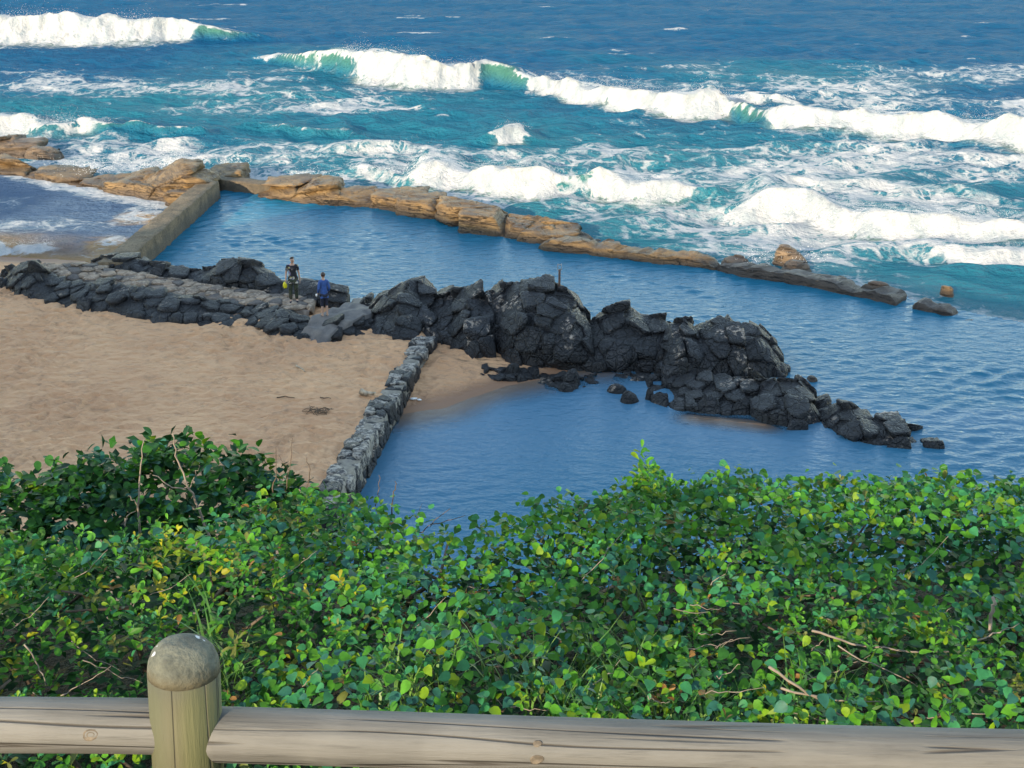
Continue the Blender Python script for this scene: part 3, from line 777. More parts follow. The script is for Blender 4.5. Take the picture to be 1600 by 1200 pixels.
# scattered low rocks
RM('sand_rocks', 'low cluster of black rocks lying on the wet sand of the cove',
   [(752, 590), (780, 596), (815, 594), (842, 589)], [(752, 582), (768, 574), (785, 582), (800, 575), (815, 576), (842, 585)],
   zb=0.06, depth=0.9, s=0.27, drop=0.0, sub=3, mat=M_black2, prof=0.5, back=0.5, group=G_SHORE, seed=80, core=False)
RM('cove_rocks', 'small cluster of black rocks with one round boulder at the water edge of the cove',
   [(836, 606), (860, 610), (885, 614), (912, 610), (934, 606)], [(836, 598), (858, 586), (868, 585), (880, 587), (892, 582), (906, 586), (913, 600), (934, 603)],
   zb=-0.08, depth=1.0, s=0.31, drop=0.0, sub=3, mat=M_black2, prof=0.5, back=0.5, group=G_SHORE, seed=81, core=False)
RM('low_black_ledge', 'low black ledge at the foot of the domed rock',
   [(955, 592), (990, 599), (1034, 598)], [(955, 584), (975, 576), (1010, 570), (1034, 576)],
   zb=-0.06, depth=1.1, s=0.36, drop=0.0, sub=3, mat=M_black, prof=0.5, back=0.7, group=G_SHORE, seed=83, core=False)

def boulder(name, label, px, py, wpx, h, depth=None, mat=None, group=None, seed=0, rot=0.0, sub=4, zb=-0.35, p=7, strata=0.05, tilt=0.0, cat='boulder', npl=12):
    """one free-shaped boulder whose foot shows at the pixel, wpx wide in the photograph and h metres high"""
    r = np.random.default_rng(seed + 500)
    q = at(px, py, 0.0); wm = wpx * slant(q) / FOC; dm = depth or wm * 0.6
    D, F = ico(sub)
    n = r.normal(size=(npl, 3)); n[:, 2] = np.abs(n[:, 2]) * 0.8; n /= np.linalg.norm(n, axis=1)[:, None]
    d = 0.80 + 0.25 * r.random(npl)
    n = np.vstack([n, np.eye(3), -np.eye(3)]); d = np.r_[d, np.ones(3), np.ones(3)]
    r_ = ((np.maximum(D @ n.T, 0) / d) ** p).sum(1) ** (-1 / p)
    V = D * r_[:, None]
    V = V / np.abs(V).max(0) * np.array([wm / 2, dm / 2, (h - zb)])
    V[:, 2] += tilt * V[:, 0]
    s_ = min(wm, dm, 2 * h)
    nn = V / np.linalg.norm(V, axis=1)[:, None]
    zz = V[:, 2] + 0.18 * V[:, 0] + 0.12 * V[:, 1] + 0.08 * fbm(V[:, 0], V[:, 1], V[:, 2], 2, seed)
    lay = np.abs(((zz * 2.6 / max(h, .4) * 0.8) % 1.0) - 0.5) * 2
    disp = 0.07 * s_ * fbm(V[:, 0] * 1.1 + seed, V[:, 1] * 1.1, V[:, 2] * 1.6, 4, seed) - strata * s_ * sstep(0.75, 1.0, lay) * 1.2
    V = V + nn * disp[:, None]
    V = V[:, :] @ np.array(Matrix.Rotation(rot, 3, 'Z').transposed())
    o = link(name, mesh_from(name, V, F, mat), label=label, category=cat, group=group)
    o.location = (q[0], q[1] + dm * 0.42, zb)
    return o
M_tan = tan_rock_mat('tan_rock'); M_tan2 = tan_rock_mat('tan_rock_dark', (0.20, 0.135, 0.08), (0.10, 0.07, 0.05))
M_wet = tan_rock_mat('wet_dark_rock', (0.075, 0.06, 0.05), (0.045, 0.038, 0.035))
G_REEF = 'tan rocks along the seaward side of the pool'
REEF = [
    ('dark tan domed rock at the far left edge above the surf', M_tan2, [(-60, 242), (0, 242), (40, 244), (74, 243)], [(-60, 220), (0, 212), (22, 207), (45, 219), (60, 226), (74, 238)], 2.2, 1.3, 101),
    ('low brown rock at the left edge below the white surf', M_tan, [(-90, 268), (0, 272), (42, 276)], [(-90, 250), (0, 250), (36, 253), (42, 262)], 1.6, 1.0, 102),
    ('long low tan rock washed by surf at the bay mouth', M_tan, [(38, 277), (100, 288), (170, 299), (205, 306)], [(38, 264), (70, 265), (85, 262), (110, 270), (150, 273), (180, 278), (205, 290)], 2.0, 1.1, 103),
    ('large sloping tan ledge left of the concrete wall', M_tan, [(160, 298), (215, 309), (255, 317), (300, 326), (318, 326)], [(160, 290), (200, 278), (230, 269), (268, 257), (284, 255), (298, 268), (310, 282), (318, 290)], 3.0, 1.25, 104),
    ('wedge of tan rock standing behind the far corner of the wall', M_tan, [(305, 287), (330, 291), (378, 292)], [(305, 279), (335, 267), (362, 260), (374, 266), (378, 280)], 1.6, 1.1, 105),
    ('row of small tan boulders next along the reef from the wall corner', M_tan, [(402, 308), (440, 314), (500, 320), (584, 326)], [(402, 297), (430, 287), (458, 280), (474, 290), (495, 283), (522, 278), (530, 290), (550, 293), (578, 303), (584, 314)], 1.8, 1.0, 106),
    ('large rounded tan reef block with a shaded foot', M_tan, [(579, 326), (620, 333), (660, 341), (696, 347)], [(579, 311), (590, 298), (625, 293), (655, 296), (688, 300), (694, 315), (696, 331)], 2.3, 1.35, 107),
    ('square tan reef block with a flat top in the middle of the reef', M_tan, [(684, 347), (720, 357), (760, 366), (794, 370)], [(684, 337), (694, 316), (705, 312), (740, 316), (770, 322), (788, 331), (794, 351)], 2.3, 1.35, 108),
    ('long tan reef block tapering right to the sea wall', M_tan, [(783, 370), (830, 379), (880, 386), (962, 396)], [(783, 351), (792, 334), (830, 332), (865, 338), (879, 349), (900, 356), (920, 366), (950, 375), (962, 387)], 2.3, 1.25, 109),
]
for lab, m, fr_, cr_, dp_, s_, sd in REEF:
    RM('reef_rock', lab, fr_, cr_, zb=0.0, depth=dp_, s=s_, mat=m, prof=0.42, back=1.6, group=G_REEF, seed=sd, p=30, squash=(1.5, 1.2, 0.5), sub=5, step=0.3, rough=0.12, jit=0.45)
BO = [
    ('low tan rock touching the left side of the concrete wall', 285, 325, 85, .6, 2.2, M_tan, .05),
    ('sloping tan rock just right of the domed rock at far left', 62, 248, 60, .7, 2.0, M_tan2, -.15),
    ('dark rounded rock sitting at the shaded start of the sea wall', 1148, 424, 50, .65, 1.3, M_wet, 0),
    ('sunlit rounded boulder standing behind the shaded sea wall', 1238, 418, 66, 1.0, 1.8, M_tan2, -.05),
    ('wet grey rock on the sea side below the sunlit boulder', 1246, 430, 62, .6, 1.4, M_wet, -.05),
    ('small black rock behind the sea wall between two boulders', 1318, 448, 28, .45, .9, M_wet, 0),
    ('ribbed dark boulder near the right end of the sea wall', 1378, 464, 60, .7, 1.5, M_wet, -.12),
    ('tiny sunlit rock awash alone in the foam at right', 1484, 462, 22, .35, .7, M_tan, 0),
    ('small black rock alone in the pool right of the rock stub', 1271, 598, 20, .22, .6, M_wet, 0),
    ('rounded black boulder sitting on the cluster of rocks at the water edge', 894, 604, 34, .55, .7, M_black2, -.1),
    ('small black rock lying at the front of the water edge cluster', 884, 613, 28, .3, .5, M_black2, 0),
    ('flat topped black rock on the low cluster on the sand', 800, 590, 26, .5, .5, M_black2, 0),
    ('left one of two low black rocks in the water left of the flat slab', 966, 616, 34, .32, .6, M_black2, -.2),
    ('right one of two low black rocks in the water left of the flat slab', 984, 631, 30, .42, .6, M_black2, -.1),
    ('narrow black rock touching the left end of the flat slab', 1015, 626, 16, .45, .4, M_black2, 0),
    ('tiny dark stone on the wet sand beside the cove rocks', 756, 574, 10, .1, .2, M_wet, 0),
]
for i, (lab, px, py, wp, h, dpt, m, tl) in enumerate(BO):
    small = wp < 40
    boulder('boulder', lab, px, py, wp, h, dpt, m, G_REEF if not small else None, i + 1, 0.15 * math.sin(i * 2.3), 3 if small else 5, tilt=tl, npl=14, p=9,
            zb=-0.1 if small else -0.35)

# ------------------------------------------------------------------ concrete walls
def concrete_mat(name, a, b):
    t = NT(name); w = t.coord(kind='World'); n1 = t.noise(w, 1.1, 6, 0.65); n2 = t.noise(w, 11, 5, 0.7)
    c = t.mix(t.ramp(n1, 0.38, 0.62), a, b); c = t.mix(t.ramp(n2, 0.45, 0.65, 0, 0.8), c, tuple(k * 0.4 for k in a))
    z = t.new('ShaderNodeSeparateXYZ'); t.l.new(w, z.inputs[0])
    wet = t.ramp(t.math('ADD', z.outputs[2], t.math('MULTIPLY', n1, 0.5)), 0.6, 0.95, 1, 0)
    c = t.mix(t.math('MULTIPLY', wet, 0.6), c, (0.05, 0.045, 0.035))
    return t.set(c, 0.8, t.bump(t.math('ADD', n1, n2), 0.9, 0.10))
M_conc = concrete_mat('weathered_concrete', (0.095, 0.07, 0.042), (0.19, 0.135, 0.08))
M_conc2 = concrete_mat('wet_concrete', (0.10, 0.085, 0.07), (0.17, 0.14, 0.10))

def wall_strip(name, label, pts, width, top, bottom, mat, seed, nseg=90, cat='wall', worn=0.06, lumpy=0.0):
    P = np.array(pts, float); L = np.r_[0, np.cumsum(np.linalg.norm(np.diff(P[:, :2], axis=0), axis=1))]
    s = np.linspace(0, L[-1], nseg); c = np.stack([np.interp(s, L, P[:, k]) for k in range(3)], 1)
    d = np.gradient(c[:, :2], axis=0); d /= np.linalg.norm(d, axis=1)[:, None]; nrm = np.stack([-d[:, 1], d[:, 0]], 1)
    ring = [(-.52, bottom), (-.51, bottom * .5 + top * .5), (-.5, top - .03), (-.485, top - .004), (-.2, top), (.2, top), (.485, top - .004), (.5, top - .03), (.51, bottom * .5 + top * .5), (.52, bottom)]
    V = []
    for i in range(nseg):
        wd = width(i / (nseg - 1)) if callable(width) else width
        wd *= 1 + 0.9 * lumpy * float(fbm(s[i] * .8, seed, 0, 3, seed)); hz = lumpy * float(fbm(s[i] * 1.1, seed + 5, 0, 3, seed)) * .8
        tp = min(1.0, min(i, nseg - 1 - i) / 5) if lumpy else 1.0
        hz -= lumpy * (1 - tp)
        for a, z in ring:
            x, y = c[i, 0] + nrm[i, 0] * a * wd, c[i, 1] + nrm[i, 1] * a * wd
            V.append((x, y, c[i, 2] + z + (hz if z > top - .2 else 0)))
    V = np.array(V)
    k = worn * fbm(V[:, 0] * 1.5, V[:, 1] * 1.5, V[:, 2] * 1.5, 4, seed)
    V[:, 2] += np.where(V[:, 2] > c[:, 2].repeat(len(ring)) + bottom * 0.4, k, 0)
    V[:, 0] += worn * fbm(V[:, 0] * 1.5 + 9, V[:, 1] * 1.5, V[:, 2] * 1.5, 4, seed + 3)
    V[:, 1] += worn * fbm(V[:, 0] * 1.5, V[:, 1] * 1.5 + 9, V[:, 2] * 1.5, 4, seed + 6)
    m = len(ring); F = []
    for i in range(nseg - 1):
        for j in range(m - 1): F.append((i * m + j, (i + 1) * m + j, (i + 1) * m + j + 1, i * m + j + 1))
    F.append(tuple(range(m))); F.append(tuple(range((nseg - 1) * m, nseg * m))[::-1])
    base = Vector(P[0])
    o = link(name, mesh_from(name, V - np.array(base), F, mat), label=label, category=cat); o.location = base
    return o
a, b = WALL_A, WALL_B
wall_strip('concrete_wall', 'straight concrete wall from the black rocks to the reef at the left of the pool',
           [(a[0] - .1, a[1] - 1.2, 0), (a[0], a[1], 0), (b[0], b[1], 0), (b[0] + .05, b[1] + .6, 0)], 1.05, 0.95, -1.6, M_conc, 4, 120, worn=0.06)
c1 = at(330, 288, 0.75)
wall_strip('reef_walkway', 'short low concrete walkway joining the wall corner to the reef rocks',
           [at(333, 291, .0), at(400, 299, 0.0), at(455, 303, 0.0)], 1.1, 0.55, -1.4, M_conc, 14, 40, worn=0.05)
wall_strip('sea_wall', 'low golden sea wall running right from the reef, shaded at its far end',
           [at(850, 384), at(940, 395), at(1000, 403), at(1060, 410), at(1124, 418)], lambda u: 1.5 - 0.6 * u, 0.36, -1.4, M_tan, 24, 120, worn=0.2, lumpy=0.25)
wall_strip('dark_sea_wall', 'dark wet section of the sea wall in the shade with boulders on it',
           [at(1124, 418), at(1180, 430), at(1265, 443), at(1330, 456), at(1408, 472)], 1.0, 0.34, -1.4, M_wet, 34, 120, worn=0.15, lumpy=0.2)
wall_strip('broken_wall_piece', 'short dark broken piece of sea wall beyond the gap at right',
           [at(1432, 479), at(1460, 485), at(1494, 492)], 0.7, 0.2, -1.4, M_wet, 44, 40, worn=0.18, lumpy=0.2)
wall_strip('sunken_weir', 'sunken wall with white water spilling over it at the right edge',
           [at(1490, 493), at(1600, 514), at(1800, 556), at(2200, 632)], 0.8, -0.02, -1.4, M_wet, 54, 60, worn=0.05)

# ------------------------------------------------------------------ rubble wall across the beach
M_mortar = plain('pale_mortar', (0.20, 0.18, 0.15), 0.9, 0.25, 6, 0.8)
M_stone = black_rock_mat('wall_stone', (0.022, 0.024, 0.027), crust=0.9, crack=4.5)
t = NT('wall_stone_pale'); w = t.coord(kind='World'); n2 = t.noise(w, 7, 5, 0.7)
c = t.mix(t.ramp(n2, 0.42, 0.58), (0.05, 0.05, 0.052), (0.33, 0.30, 0.26))
M_stone2 = t.set(c, 0.85, t.bump(n2, 0.9, 0.04))
def rubble_wall():
    r = np.random.default_rng(91)
    P = rubble_pts; L = np.r_[0, np.cumsum(np.linalg.norm(np.diff(P[:, :2], axis=0), axis=1))]
    root = thing('rubble_wall', 'rough wall of dark stones in pale mortar from the black rocks down to the bushes', 'wall', (P[3, 0], P[3, 1], 0))
    def frame(s):
        c = np.array([np.interp(s, L, P[:, k]) for k in range(3)])
        e = np.array([np.interp(s + .2, L, P[:, k]) for k in range(3)]) - np.array([np.interp(s - .2, L, P[:, k]) for k in range(3)])
        d = e[:2] / np.linalg.norm(e[:2]); return c, d, np.array([d[1], -d[0]]) * -1
    W = 0.35
    seeds, flag = [], []
    st = 0.40
    for s in np.arange(-.1, L[-1] + .1, st):
        c, d, n = frame(s)
        for a in np.arange(-1.25, 1.26, 0.31):
            for z in np.arange(-0.25, 1.3, 0.29):
                j = (r.random(3) - 0.5) * np.array([.34, .22, .2])
                ss = a + j[1]
                p = c[:2] + d * (j[0] + 0.2 * (round(z / .29) % 2)) + n * ss
                wz = c[2] + 0.08 * math.sin(s * 2.1)
                zz = z + j[2]
                half = W * (1 + 0.12 * (1 - zz / wz))
                if abs(ss) < half - .05 and zz < wz - 0.05:
                    seeds.append((p[0], p[1], zz)); flag.append((n[0], n[1], half - ss, half + ss, wz - zz))
    seeds = np.array(seeds); flag = np.array(flag)
    jr = r.random((len(seeds), 3))
    def extra(i):
        nx, ny, a, b, tp = flag[i]
        return np.array([(nx, ny, .1), (-nx, -ny, .1), (0, 0, 1)]), np.maximum(np.array([a, b, tp]) + 0.12 * (jr[i] - .45), .06)
    build = [i for i in range(len(seeds)) if seeds[i, 2] > -.2 and min(flag[i, 2:]) < .34]
    pale = [i for i in build if (flag[i, 4] < .25 and r.random() < .75) or r.random() < .06]
    dark = [i for i in build if i not in set(pale)]
    cells(root, seeds, dark, M_stone, 3, 30, 'stone', 0.36, 0.08, 1.0, cap=200, extra=extra)
    cells(root, seeds, pale, M_stone2, 3, 30, 'stone', 0.36, 0.08, 1.0, cap=100, rest_name='small_pale_stones', extra=extra)
    V = []
    S = np.linspace(-.1, L[-1] + .1, 60)
    for s in S:
        c, d, n = frame(s); h = c[2] - 0.06
        for a, z in ((-.36, -.6), (-.34, .3), (-.30, h), (0, h + .02), (.30, h), (.34, .3), (.36, -.6)):
            p = c[:2] + n * a; V.append((p[0], p[1], z))
    V = np.array(V); V += 0.02 * np.random.default_rng(2).normal(size=V.shape)
    F = [(i * 7 + j, i * 7 + j + 1, (i + 1) * 7 + j + 1, (i + 1) * 7 + j) for i in range(59) for j in range(6)]
    link('mortar', mesh_from('mortar', V - np.array(root.location), F, M_mortar), root)
rubble_wall()
print('BLOCKS', counts)
# ------------------------------------------------------------------ fence
def wood_mat(name, a, b, grain_axis='X', green=0.0, seed=0.0):
    t = NT(name)
    sc = {'X': (0.6, 9, 9), 'Z': (9, 9, 0.6)}[grain_axis]
    c0 = t.coord(sc); c1 = t.coord((1, 1, 1))
    n1 = t.noise(c0, 3.2, 6, 0.65, 0.3); n2 = t.noise(c0, 11, 5, 0.7, 0.2); n3 = t.noise(c1, 3.5, 4, 0.6)
    col = t.mix(t.ramp(n1, 0.3, 0.7), a, b)
    col = t.mix(t.ramp(n2, 0.52, 0.72, 0, 0.45), col, tuple(k * 0.45 for k in a))
    col = t.mix(t.ramp(n3, 0.5, 0.72, 0, 0.5), col, tuple(k * 1.25 for k in b))
    if green:
        gx = t.new('ShaderNodeSeparateXYZ'); t.l.new(t.new('ShaderNodeTexCoord').outputs['Object'], gx.inputs[0])
        k = t.math('MULTIPLY', t.ramp(t.math('ADD', gx.outputs[0], t.math('MULTIPLY', n3, 0.05)), 0.0, 0.05), green)
        col = t.mix(k, col, (0.088, 0.092, 0.032))
        k = t.math('MULTIPLY', t.ramp(t.math('ADD', gx.outputs[0], t.math('MULTIPLY', n3, -0.05)), -0.01, -0.06), green)
        col = t.mix(k, col, (0.07, 0.076, 0.038))
    if grain_axis == 'Z':
        gz = t.new('ShaderNodeSeparateXYZ'); t.l.new(t.new('ShaderNodeTexCoord').outputs['Object'], gz.inputs[0])
        k = t.ramp(t.math('ADD', gz.outputs[2], t.math('MULTIPLY', t.noise(c1, 30, 4, 0.7), 0.05)), POST_TOP - 0.02, POST_TOP + 0.05)
        col = t.mix(t.math('MULTIPLY', k, 0.6), col, (0.07, 0.07, 0.055))
    cr = {'X': (0.35, 14, 14), 'Z': (14, 14, 0.4)}[grain_axis]
    e = t.noise(t.coord(cr), 1.6, 2, 0.4, 0.4)
    crack = t.math('MULTIPLY', t.ramp(t.math('ABSOLUTE', t.math('SUBTRACT', e, 0.5)), 0.0, 0.018, 1, 0), t.ramp(t.noise(c1, 2.3, 2), 0.45, 0.53))
    col = t.mix(t.math('MULTIPLY', crack, 0.85), col, (0.025, 0.02, 0.016))
    h = t.math('SUBTRACT', t.math('ADD', t.math('MULTIPLY', n2, 0.5), n1), t.math('MULTIPLY', crack, 1.5))
    return t.set(col, 0.75, t.bump(h, 0.6, 0.006))
POST_TOP = at_y(289, 1012, 1.69)[2] - 0.04 - 13.1
M_rail = wood_mat('weathered_rail_wood', (0.074, 0.072, 0.066), (0.128, 0.125, 0.115))
M_post = wood_mat('weathered_post_wood', (0.068, 0.053, 0.032), (0.105, 0.086, 0.052), 'Z', 0.8)
t = NT('post_top'); c0 = t.coord(); n1 = t.noise(c0, 14, 6, 0.7); n2 = t.noise(c0, 45, 4, 0.6)
c = t.mix(t.ramp(n1, 0.35, 0.65), (0.04, 0.046, 0.038), (0.125, 0.13, 0.10)); c = t.mix(t.ramp(n2, 0.55, 0.75, 0, 0.5), c, (0.03, 0.03, 0.028))
c = t.mix(t.ramp(t.noise(c0, 38, 2, 0.4), 0.71, 0.74), c, (0.5, 0.52, 0.53))
gz = t.new('ShaderNodeSeparateXYZ'); t.l.new(c0, gz.inputs[0])
c = t.mix(t.ramp(t.math('ADD', gz.outputs[2], t.math('MULTIPLY', n1, 0.035)), POST_TOP + 0.02, POST_TOP + 0.045), (0.08, 0.07, 0.042), c)
M_posttop = t.set(c, 0.85, t.bump(t.math('ADD', n1, n2), 0.8, 0.008))
M_knot = plain('wood_knot', (0.10, 0.08, 0.058), 0.8, 0.5, 60, 0.4)
M_knot2 = plain('wood_knot_rim', (0.42, 0.35, 0.26), 0.8, 0.3, 60, 0.4)

FY = 1.69
post_c = at_y(291, 1130, FY)
fence = thing('wooden_fence', 'weathered round timber fence with one domed post and two rails in front of bushes', 'fence', (post_c[0], FY, 13.1))
def revolve(prof, n=40, seed=0, amp=0.0):
    V, F = [], []
    for r_, z in prof:
        for k in range(n):
            a = 2 * math.pi * k / n
            rr = r_ * (1 + amp * math.sin(2 * a + seed) + amp * 0.6 * math.sin(3 * a + 1.3 * seed))
            V.append((rr * math.cos(a), rr * math.sin(a), z))
    for i in range(len(prof) - 1):
        for k in range(n): F.append((i * n + k, i * n + (k + 1) % n, (i + 1) * n + (k + 1) % n, (i + 1) * n + k))
    F.append(tuple(range(n))[::-1]); F.append(tuple(range((len(prof) - 1) * n, len(prof) * n)))
    return V, F
ptop = at_y(289, 1012, FY)[2] - 0.005
pr = 0.0548
V, F = revolve([(pr * 1.01, 12.9), (pr * 1.0, 14.2), (pr * 1.005, 14.5), (pr, ptop - 0.035)], 40, 1.0, 0.012)
po = link('post', mesh_from('post', np.array(V) - [0, 0, 13.1], F, M_post), fence)
po.rotation_euler = (0, R(3.0), 0); po.location = (0.072 * 0.0, 0, 0)
V, F = revolve([(pr, ptop - 0.035), (pr * 0.99, ptop - 0.026), (pr * 0.955, ptop - 0.014), (pr * 0.88, ptop - 0.002), (pr * 0.74, ptop + 0.008), (pr * 0.52, ptop + 0.015), (pr * 0.28, ptop + 0.018), (pr * 0.08, ptop + 0.019)], 40, 1.0, 0.012)
cap_ = link('post_cap', mesh_from('post_cap', np.array(V) - [0, 0, 13.1], F, M_posttop), po)
po.location.x = -math.sin(R(3.0)) * (ptop - 13.1) + (at_y(289, 1050, FY)[0] - post_c[0])
def rail(p, q, r0, r1, seed):
    p, q = np.array(p), np.array(q); L = np.linalg.norm(q - p)
    n = 40; m = 28; V = []
    for i in range(n):
        u = i / (n - 1)
        for k in range(m):
            a = 2 * math.pi * k / m
            rr = (r0 * (1 - u) + r1 * u) * (1 + 0.018 * noise(u * L * 2.2, 3 * math.cos(a), 3 * math.sin(a), seed))
            V.append((u * L, rr * math.cos(a), rr * math.sin(a) + 0.004 * math.sin(u * 5 + seed)))
    F = [(i * m + k, i * m + (k + 1) % m, (i + 1) * m + (k + 1) % m, (i + 1) * m + k) for i in range(n - 1) for k in range(m)]
    F.append(tuple(range(m))[::-1]); F.append(tuple(range((n - 1) * m, n * m)))
    o = link('rail', mesh_from('rail', np.array(V, float), F, M_rail), fence)
    o.location = Vector(p) - fence.location
    d = Vector(q - p); o.rotation_euler = d.to_track_quat('X', 'Z').to_euler()
    return o, L
la, lb = at_y(-420, 1120, FY + .02), at_y(292, 1139, FY + .005)
ra_, rb_ = at_y(296, 1149, FY + .005), at_y(2000, 1192, FY + .04)
rail1, _ = rail(la, lb, 0.0445, 0.0435, 3)
rail2, L2 = rail(ra_, rb_, 0.0435, 0.0455, 8)
def knot(parent, u, ang, size):
    # a small raised ringed disc set into the rail's skin
    prof = [(1.0, -0.002), (0.95, 0.0002), (0.75, 0.0006), (0.6, 0.0001), (0.42, 0.0005), (0.2, 0.0002)]
    V, F = revolve(prof, 18, u, 0.1)
    o = link('knot', mesh_from('knot', np.array(V) * [size, size * 0.8, 1], F, M_knot), parent)
    a = R(ang); r0 = 0.0443
    o.location = (u, -r0 * math.cos(a), r0 * math.sin(a)); o.rotation_euler = (R(90) - a, 0, 0)
sc_px = 2.1 / FOC
for px, ang, sz in ((822, 38, .007), (822, 5, .011), (1150, -10, .011), (1560, 5, .008)):
    knot(rail2, (px - 296) * sc_px * 1.0, ang, sz)
knot(rail1, np.linalg.norm(lb - la) - (292 - 160) * sc_px, 20, .013)

# ------------------------------------------------------------------ leaves
def leaf_template(widths, fold, curl):
    """three rows across (edge, midrib, edge); length 1 along +Y, face up +Z"""
    V, F = [(0, 0, 0)], []
    n = len(widths)
    for i, (t_, w_) in enumerate(widths):
        z = -curl * t_ * t_
        V += [(-w_, t_, z + fold * w_), (0, t_, z), (w_, t_, z + fold * w_)]
    V.append((0, 1.0, -curl))
    F += [(0, 2, 1), (0, 3, 2)]
    for i in range(n - 1):
        a = 1 + 3 * i
        F += [(a, a + 1, a + 4), (a, a + 4, a + 3), (a + 1, a + 2, a + 5), (a + 1, a + 5, a + 4)]
    a = 1 + 3 * (n - 1); e = len(V) - 1
    F += [(a, a + 1, e), (a + 1, a + 2, e)]
    return np.array(V, float), np.array(F)
LEAVES = [
    leaf_template([(.18, .08), (.52, .205), (.82, .225), (.96, .12)], 0.4, 0.18),      # obovate, shrub shoots
    leaf_template([(.02, .22), (.22, .40), (.52, .36), (.82, .16)], 0.22, 0.12),      # heart shaped, vine
    leaf_template([(.14, .17), (.42, .33), (.72, .34), (.93, .18)], 0.25, 0.22),      # broad round, big bush
    leaf_template([(.55, .25)], 0.3, 0.15),                                          # plain leaf for the inside of the crown
]
def leaf_material():
    t = NT('leaf'); col = t.attr('tint', 'Color'); w = t.coord(kind='World')
    n = t.noise(w, 40, 3); k = t.ramp(n, 0.3, 0.7, 0.8, 1.2)
    mul = t.new('ShaderNodeVectorMath', operation='SCALE'); t.l.new(col, mul.inputs[0]); t.l.new(k, mul.inputs['Scale'])
    t.set(mul.outputs[0], 0.5, None, 0.22)
    tr = t.new('ShaderNodeBsdfTranslucent'); t.l.new(mul.outputs[0], tr.inputs['Color'])
    mx = t.new('ShaderNodeMixShader'); mx.inputs[0].default_value = 0.28
    t.l.new(t.b.outputs[0], mx.inputs[1]); t.l.new(tr.outputs[0], mx.inputs[2]); t.l.new(mx.outputs[0], t.out.inputs['Surface'])
    return t.m
M_leaf = leaf_material()
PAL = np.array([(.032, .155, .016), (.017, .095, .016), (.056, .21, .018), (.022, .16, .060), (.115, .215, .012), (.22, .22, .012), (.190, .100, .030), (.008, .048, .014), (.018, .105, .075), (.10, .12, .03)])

class LeafSet:
    def __init__(self): self.P, self.Q, self.S, self.T, self.C = [], [], [], [], []
    def add(self, pos, ydir, up, size, typ, tint):
        self.P.append(pos); self.Q.append((ydir, up)); self.S.append(size); self.T.append(typ); self.C.append(tint)
    def arrays(self):
        P = np.array(self.P); Y = np.array([q[0] for q in self.Q]); U = np.array([q[1] for q in self.Q])
        Y /= np.linalg.norm(Y, axis=1)[:, None]
        Xa = np.cross(Y, U); Xa /= np.linalg.norm(Xa, axis=1)[:, None] + 1e-9
        Z = np.cross(Xa, Y)
        return P, np.stack([Xa, Y, Z], 2), np.array(self.S), np.array(self.T), np.array(self.C)

tint_mesh = {}
def leaf_obj_mesh(typ, ci):
    if (typ, ci) not in tint_mesh:
        V, F = LEAVES[typ]
        tint_mesh[(typ, ci)] = mesh_from('leaf', V, F, M_leaf, attrs={'tint': np.repeat(PAL[ci][None], len(V), 0)})
    return tint_mesh[(typ, ci)]

def canopy(x, y):
    yf = np.interp(x, edge_pts[:, 0], edge_pts[:, 1])
    b = 0.17 * fbm(x * 2.3, y * 2.3, 0, 3, 201) + 0.09 * fbm(x * 5, y * 5, 0, 2, 205)
    near_edge = sstep(0.6, 0.0, np.abs(y - yf))
    z = -1.72 - 0.10 * (y - 2.2) + b * (1 - 0.6 * near_edge)
    z = z - np.clip(y - yf, 0, 9) * 1.3 - 0.25 * sstep(2.35, 1.9, y)
    return z + CAM_H, yf
r = np.random.default_rng(77)
SHRUB_X = [-9.0, -1.45, -0.95, -0.42, 0.12, 0.68, 1.30, 9.0]
SHRUB_LABEL = ['leafy green shrub at the left edge below the dark round leaved bush',
               'mixed green shrub directly behind the domed fence post',
               'bright vine covered shrub hiding the lower end of the rubble wall',
               'low dip of green shrub in front of the shallow water, left of the grass tuft',
               'green shrub with long grass blades behind the middle of the rail',
               'vine covered shrub right of the tall leafy shoot with dead twigs low down',
               'dense heart leaved shrub at the right edge behind the rail']
sets = [LeafSet() for _ in range(8)]
def shrub_of(x): return int(np.searchsorted(SHRUB_X, x) - 1)
def pick_tint(v, x, y):
    u = r.random(); zone = float(noise(x * 2.2, y * 2.2, 0, 300))
    if v: return int(r.choice([0, 2, 2, 3, 3, 3, 8, 4, 8] if zone > -0.2 else [0, 2, 0, 1, 3, 2, 4, 3]))
    if zone > 0.5: return int(r.choice([4, 5, 2, 0, 9, 4, 2, 0]))
    return int(r.choice([0, 1, 1, 0, 2, 4, 7, 9, 1, 0, 3, 2] if u < 0.95 else [6, 5, 6, 9]))
def shoot(S, p, d, n, size, typ, tintf, open_=1.0):
    d = d / np.linalg.norm(d)
    a = np.cross(d, [0.3, 0.9, 0.2]); a /= np.linalg.norm(a); b = np.cross(d, a)
    ph = r.random() * 6.28; base = tintf()
    for k in range(n):
        f = k / max(n - 1, 1)                      # 0 bottom .. 1 top of the shoot
        th = ph + k * 2.4
        el = R(8 + 52 * f ** 1.3) / open_ + r.normal() * 0.18
        rad = math.cos(th) * a + math.sin(th) * b
        yd = math.cos(el) * rad + math.sin(el) * d
        up = math.cos(el) * d - math.sin(el) * rad
        up = up + 0.25 * r.normal(size=3)
        sz = size * (1.0 - 0.35 * f) * (0.8 + 0.4 * r.random())
        ti = base if r.random() < 0.6 else tintf()
        S.add(p + d * (f - 1) * size * 1.1, yd, up, sz, typ, ti)
N = 0
area = []
